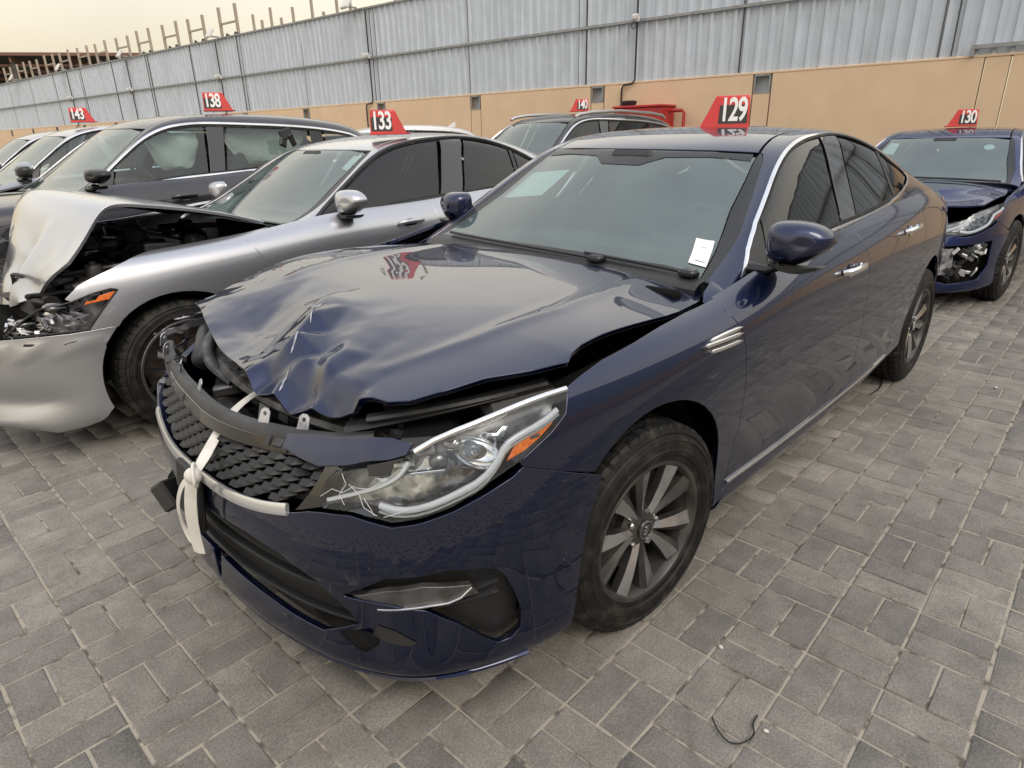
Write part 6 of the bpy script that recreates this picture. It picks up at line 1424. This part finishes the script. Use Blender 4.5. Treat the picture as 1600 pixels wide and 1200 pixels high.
# conduits, cameras, floodlights
for k, d in enumerate((-1.7, 5.98, 13.55, 20.8, 27.3, 33.2)):
    b = MB(); b.tube([wp(d, .04, 4.40), wp(d, .04, 2.36), wp(d+.05, .05, 2.30), wp(d+.24, .05, 2.28), wp(d+.27, .05, 2.2), wp(d+.27, .05, .1)], .018, 8); o = b.obj('conduit', 'pipe'); tag(o, ['black conduit down the wall right of sign 130', 'black conduit running down the wall left of the red cabinet', 'black conduit down the wall just left of sign 133', 'black conduit down the sheets above sign 138', 'black conduit on the sheets between signs 143 and 138', 'black conduit on the far sheets left of sign 143'][k], 'conduit', 'black conduits on the wall')
    t = empty('security_camera', tuple(wp(d, .05, 3.38))); tag(t, ['white camera on the wall right of sign 130', 'white camera on the rail above the red cabinet', 'white camera on the rail left of sign 133', 'white camera on the rail above sign 138', 'white camera on the rail between signs 143 and 138', 'white camera on the far rail left of sign 143'][k], 'camera', 'cameras on the wall rail')
    b = MB(); b.box((.10, .02, .03), (.22, .085, .085), rot=rotm(0, R(12), R(20)), bev=.015); b.obj('camera_body', 'camera_w', t)
    b = MB(); b.box((.0, .0, .0), (.06, .08, .09), bev=.01); b.obj('camera_bracket', 'camera_w', t)
    b = MB(); b.tube([(.03, -.02, -.03)]+[(.04+.0*a, -.04+.05*math.sin(a), -.10+.055*math.cos(a)) for a in np.linspace(0, 6, 14)], .008, 6); b.obj('cable_loop', 'pipe', t)
for k, d in enumerate((13.95, 20.65, 27.2, 33.4, 39.5)):
    t = empty('floodlight', tuple(wp(d, .10, 4.50))); tag(t, ['grey floodlight tilted on the wall top at the upper edge of the photo', 'grey floodlight on the wall top, third from the left, just left of sign 138', 'grey floodlight on the wall top between signs 143 and 138', 'grey floodlight on the wall top above sign 143', 'farthest grey floodlight on the wall top at the left'][k], 'floodlight', 'floodlights on the wall top')
    b = MB(); b.box((.16, 0, .10), (.08, .34, .30), rot=rotm(0, R(-35), R(-5)), bev=.015); b.obj('lamp_head', 'camera_w', t); b = MB(); b.box((.0, 0, .02), (.25, .04, .04)); b.obj('lamp_bracket', 'steel', t)
# frames standing beyond the wall
nf = 0
pos_l = ['nearest the middle', 'second', 'third', 'fourth', 'fifth', 'sixth', 'seventh', 'eighth', 'ninth', 'tenth', 'eleventh', 'twelfth']
for k in range(12):
    d = 20.75+1.95*k+(.1 if k % 2 else 0); t = empty('scaffold_frame', tuple(wp(d, -.5, 0))); tag(t, 'pale steel H frame rising above the wall, %s from the middle of the photo' % (pos_l[k] if k else 'first'), 'frame', 'pale steel frames rising above the wall')
    hh = 5.42-.01*k+rng.normal(0, .03)
    for dx in (-.50, .50):
        b = MB(); b.box((wt[0]*dx, wt[1]*dx, hh/2), (.085, .07, hh+rng.normal(0, .05)), rot=WR@rotm(0, rng.normal(0, .008), 0)); b.obj('post', 'timber', t)
    b = MB(); b.box((0, 0, 4.98), (1.0, .05, .05), rot=WR); b.obj('cross_bar', 'timber', t); b = MB(); b.box((0, 0, 4.55), (1.0, .05, .05), rot=WR); b.obj('cross_bar', 'timber', t)
    for q in range(2):
        b = MB(); a = np.array([wt[0]*(.3-.5*q), wt[1]*(.3-.5*q), 4.5]); b.tube([a, a+np.array([.0, .12, .18]), a+np.array([.0, .30+.1*q, .10])], .03, 6); b.obj('loose_clamp', 'seam', t)
for k, (u_, h_) in enumerate(((15.3, 4.95), (15.9, 4.72), (16.4, 5.08), (17.3, 5.0), (17.9, 4.8), (18.4, 5.12), (18.9, 4.85), (19.35, 5.05), (14.75, 5.2), (13.0, 5.4))):
    b = MB(); b.box(wp(u_, -.5, h_/2), (.06, .06, h_), rot=WR); o = b.obj('lone_post', 'timber'); tag(o, 'thin pale post sticking up above the corrugated sheets, %s from the left' % ['eighth', 'seventh', 'sixth', 'fifth', 'fourth', 'third', 'second', 'first', 'ninth', 'tenth'][k] if k != 7 else 'thin pale post above the sheets nearest to the H frames', 'post', 'thin posts above the wall')
# far shed with a rusty roof frame, beyond the wall on the left
shed = empty('far_shed', (-16, -58, 0)); tag(shed, 'large dark open shed roof on rusty beams beyond the far end of the wall', 'shed')
XF[0] = np.eye(4); XF[0][:3, 3] = -np.array([-16, -58, 0.])
A_, B_2 = np.array([-9.6, -66.0]), np.array([-27.0, -54.5]); dv = (B_2-A_)/np.linalg.norm(B_2-A_); A2 = A_-dv*16; L_ = np.linalg.norm(B_2-A2); nv_ = np.array([dv[1], -dv[0]]); nv_ = nv_ if nv_@(camP[:2]-A_) > 0 else -nv_
SR = np.array([[dv[0], nv_[0], 0], [dv[1], nv_[1], 0], [0, 0, 1.]]); sp_ = lambda a, o_, z: np.array([*(A2+dv*a+nv_*o_), z])
def zr(a): return 8.35-.0*a
b = MB(); b.box(sp_(L_/2, -8, 8.30), (L_, 16, .12), rot=SR); b.obj('roof_sheet', 'shade', shed)
b = MB(); b.box(sp_(L_/2, .1, 8.22), (L_, .25, .22), rot=SR); b.obj('fascia', 'rustbeam', shed)
for k in range(9):
    b = MB(); b.box(sp_(L_*(k+.5)/9, -8, 7.85), (.15, 16, .35), rot=SR); b.obj('rafter', 'rustbeam', shed)
    b = MB(); b.box(sp_(L_*(k+.5)/9, -.3, 3.9), (.25, .25, 7.8), rot=SR); b.obj('column', 'shade', shed)
for k in range(5): b = MB(); b.box(sp_(L_/2, -.6-1.6*k, 7.5-.35*k), (L_, .12, .16), rot=SR); b.obj('purlin', 'rustbeam', shed)
b = MB(); b.box(sp_(L_/2, -9, 3.9), (L_, .2, 7.6), rot=SR); b.obj('back_wall', 'shade', shed)
XF[0] = np.eye(4)
# red cabinet against the wall, a red pipe beside it and a black tub on top
cab = empty('hose_cabinet', tuple(wp(5.62, .30, 0))); tag(cab, 'red steel hose cabinet against the beige wall beyond the black suv', 'cabinet')
Rm = WR
b = MB(); b.box((0, 0, .95), (.98, .55, 1.80), rot=Rm, bev=.015); b.obj('cabinet_body', 'redbox', cab); b = MB(); b.box((0, 0, 1.87), (1.02, .60, .04), rot=Rm, bev=.01); b.obj('cabinet_lid', 'redbox', cab)
b = MB(); b.box(np.array([wn[0]*.285, wn[1]*.285, .95]), (.02, .02, 1.6), rot=Rm); b.obj('door_gap', 'seam', cab)
b = MB(); b.tube([wp(5.15, .25, 1.78), wp(4.88, .25, 1.78), wp(4.84, .25, 1.74), wp(4.84, .25, .05)], .03, 8); tag(b.obj('red_pipe', 'redbox'), 'red steel pipe bent down beside the red cabinet', 'pipe')
b = MB(); P_ = wp(5.95, .30, 1.89); b.loft([[P_+np.array([.13*math.cos(a)*k_, .17*math.sin(a)*k_, z]) for a in np.linspace(0, 2*math.pi, 17)[:-1]] for k_, z in ((.75, 0), (.95, .05), (1.0, .085), (.7, .10))]); tag(b.obj('tub', 'plastic'), 'black plastic tub lying on top of the red cabinet', 'tub')
# ---------------------------------------------------------------- right-hand wall of the yard, out of view, raised to darken what the windows mirror
rw = empty('side_wall', (-4, 13.5, 0)); tag(rw, 'grey corrugated wall on a beige plinth at the right side of the yard, seen mirrored in the side windows', 'wall')
b = MB(); b.box((1, .1, .9), (34, .2, 1.8)); b.obj('plinth', 'beige', rw)
shr = sheet_mesh(1.05, 5.8)
for k in range(33):
    o = bpy.data.objects.new('sheet', shr); COL.objects.link(o); o.parent = rw; o.location = (-15.5+1.04*k, 0, 1.8); o.rotation_euler = (0, 0, math.pi)
# ---------------------------------------------------------------- small things on the ground
def lie(name, pts, r, m, label, cat, z=.006):
    p = smoothpath([(x, y, z+rng.random()*.006) for x, y in pts], 3); b = MB(); b.tube(p, r, 6); tag(b.obj(name, m), label, cat)
lie('wire', [(.165, 1.205), (.185, 1.225), (.205, 1.262), (.195, 1.285), (.165, 1.300), (.135, 1.302), (.118, 1.29), (.105, 1.285), (.078, 1.283)], .0022, 'pipe', 'thin black wire curled on the paving at the bottom right', 'wire')
lie('wire_end', [(-2.78, .76), (-2.66, .80), (-2.5, .83), (-2.38, .82)], .0035, 'pipe', 'black wire trailing on the paving beside the rear wheel of the navy sedan', 'wire')
M['pebble'] = mat('white chip', (.62, .60, .55), .8)
def pebble(x, y, r, label):
    b = MB(); b.ell((x, y, r*.45), (r, r*.7, r*.5), 8, 5, rot=rotm(0, 0, rng.random()*3)); o = b.obj('stone_chip', 'pebble', angle=20); o.data.update(); tag(o, label, 'stone chip')
P3 = lambda u_, v_: None
pebble(.105, 1.318, .0075, 'small white stone chip beside the curled black wire'); pebble(-.078, 1.105, .0085, 'white stone chip in a joint above the curled wire'); pebble(-2.95, 1.30, .012, 'small white chip on the paving far right of the rear wheel')
# white webbing tied round the grille
strap = empty('tie_strap', (.86, .02, .0)); tag(strap, 'white webbing strap knotted round the broken grille of the navy sedan', 'strap')
XF[0] = np.eye(4); XF[0][:3, 3] = (-.86, -.02, 0)
def band(pts, ws, up, name, th=.0014, fold=.0):
    P = smoothpath(pts, 2); n = len(P); W = np.interp(np.linspace(0, 1, n), np.linspace(0, 1, len(ws)), ws); U_ = np.array([np.interp(np.linspace(0, 1, n), np.linspace(0, 1, len(up)), [q[k] for q in up]) for k in range(3)]).T
    T = np.gradient(P, axis=0); T /= np.linalg.norm(T, axis=1, keepdims=True); S_ = np.cross(T, U_); S_ /= np.linalg.norm(S_, axis=1, keepdims=True)+1e-9; N2 = np.cross(S_, T); rg = []
    for i in range(n):
        r = []
        for a, o_ in ((-1, -1), (-.5, -1), (0, -1), (.5, -1), (1, -1), (1, 1), (.5, 1), (0, 1), (-.5, 1), (-1, 1)): r.append(P[i]+S_[i]*a*W[i]/2+N2[i]*(o_*th/2+fold*math.cos(a*1.5)*W[i]))
        rg.append(r)
    b = MB(); b.loft(rg); return b.obj(name, 'strap', strap, angle=50)
kn = np.array([.900, .125, .603]); tp = np.array([.60, -.055, .708])
band([tp+np.array([-.05, .0, .03]), tp, tp*.75+kn*.25+np.array([.02, 0, .022]), tp*.5+kn*.5+np.array([.02, 0, .028]), tp*.2+kn*.8+np.array([.01, 0, .010]), kn], [.03, .024, .022, .030, .034, .014], [(.5, .3, 1), (.8, .5, .4), (.9, .6, .6)], 'strap_run', fold=.12)
band([tp+np.array([.01, .008, .004]), tp+np.array([.015, .0, -.04]), tp+np.array([.02, -.02, -.10]), tp+np.array([.03, -.03, -.18])], [.020, .028, .034, .036], [(.8, .6, .2)], 'strap_run')
b = MB(); b.ell(kn+np.array([.004, 0, 0]), (.020, .026, .022), 14, 10, rot=rotm(.5, .3, .2)); b.tube([kn+np.array([.012*math.cos(a), .024*math.cos(a), .026*math.sin(a)]) for a in np.linspace(0, 2*math.pi, 17)[:-1]], .008, 8, closed=True, flat=.6); b.obj('knot', 'strap', strap)
band([kn, kn+np.array([.012, -.01, -.03]), kn+np.array([.016, -.045, -.12]), kn+np.array([.010, -.075, -.21]), kn+np.array([.006, -.082, -.268])], [.014, .034, .040, .038, .036], [(1, .55, .1)], 'strap_end', fold=.08)
band([kn, kn+np.array([.02, -.045, -.03]), kn+np.array([.025, -.115, -.12]), kn+np.array([.01, -.165, -.21]), kn+np.array([.0, -.16, -.262]), kn+np.array([-.005, -.125, -.268]), kn+np.array([-.003, -.095, -.245])], [.010, .016, .014, .014, .018, .018, .016], [(1, .3, .5), (.7, .9, .3)], 'strap_loop')
band([kn+np.array([0, 0, .01]), kn+np.array([.014, -.035, -.06]), kn+np.array([.016, -.055, -.13]), kn+np.array([.008, -.06, -.17])], [.012, .018, .020, .010], [(1, .8, .1)], 'strap_fold', fold=.3)
XF[0] = np.eye(4)
for k, w_ in WC.items():
    if not w_['_used']: pass
    del w_['_used']
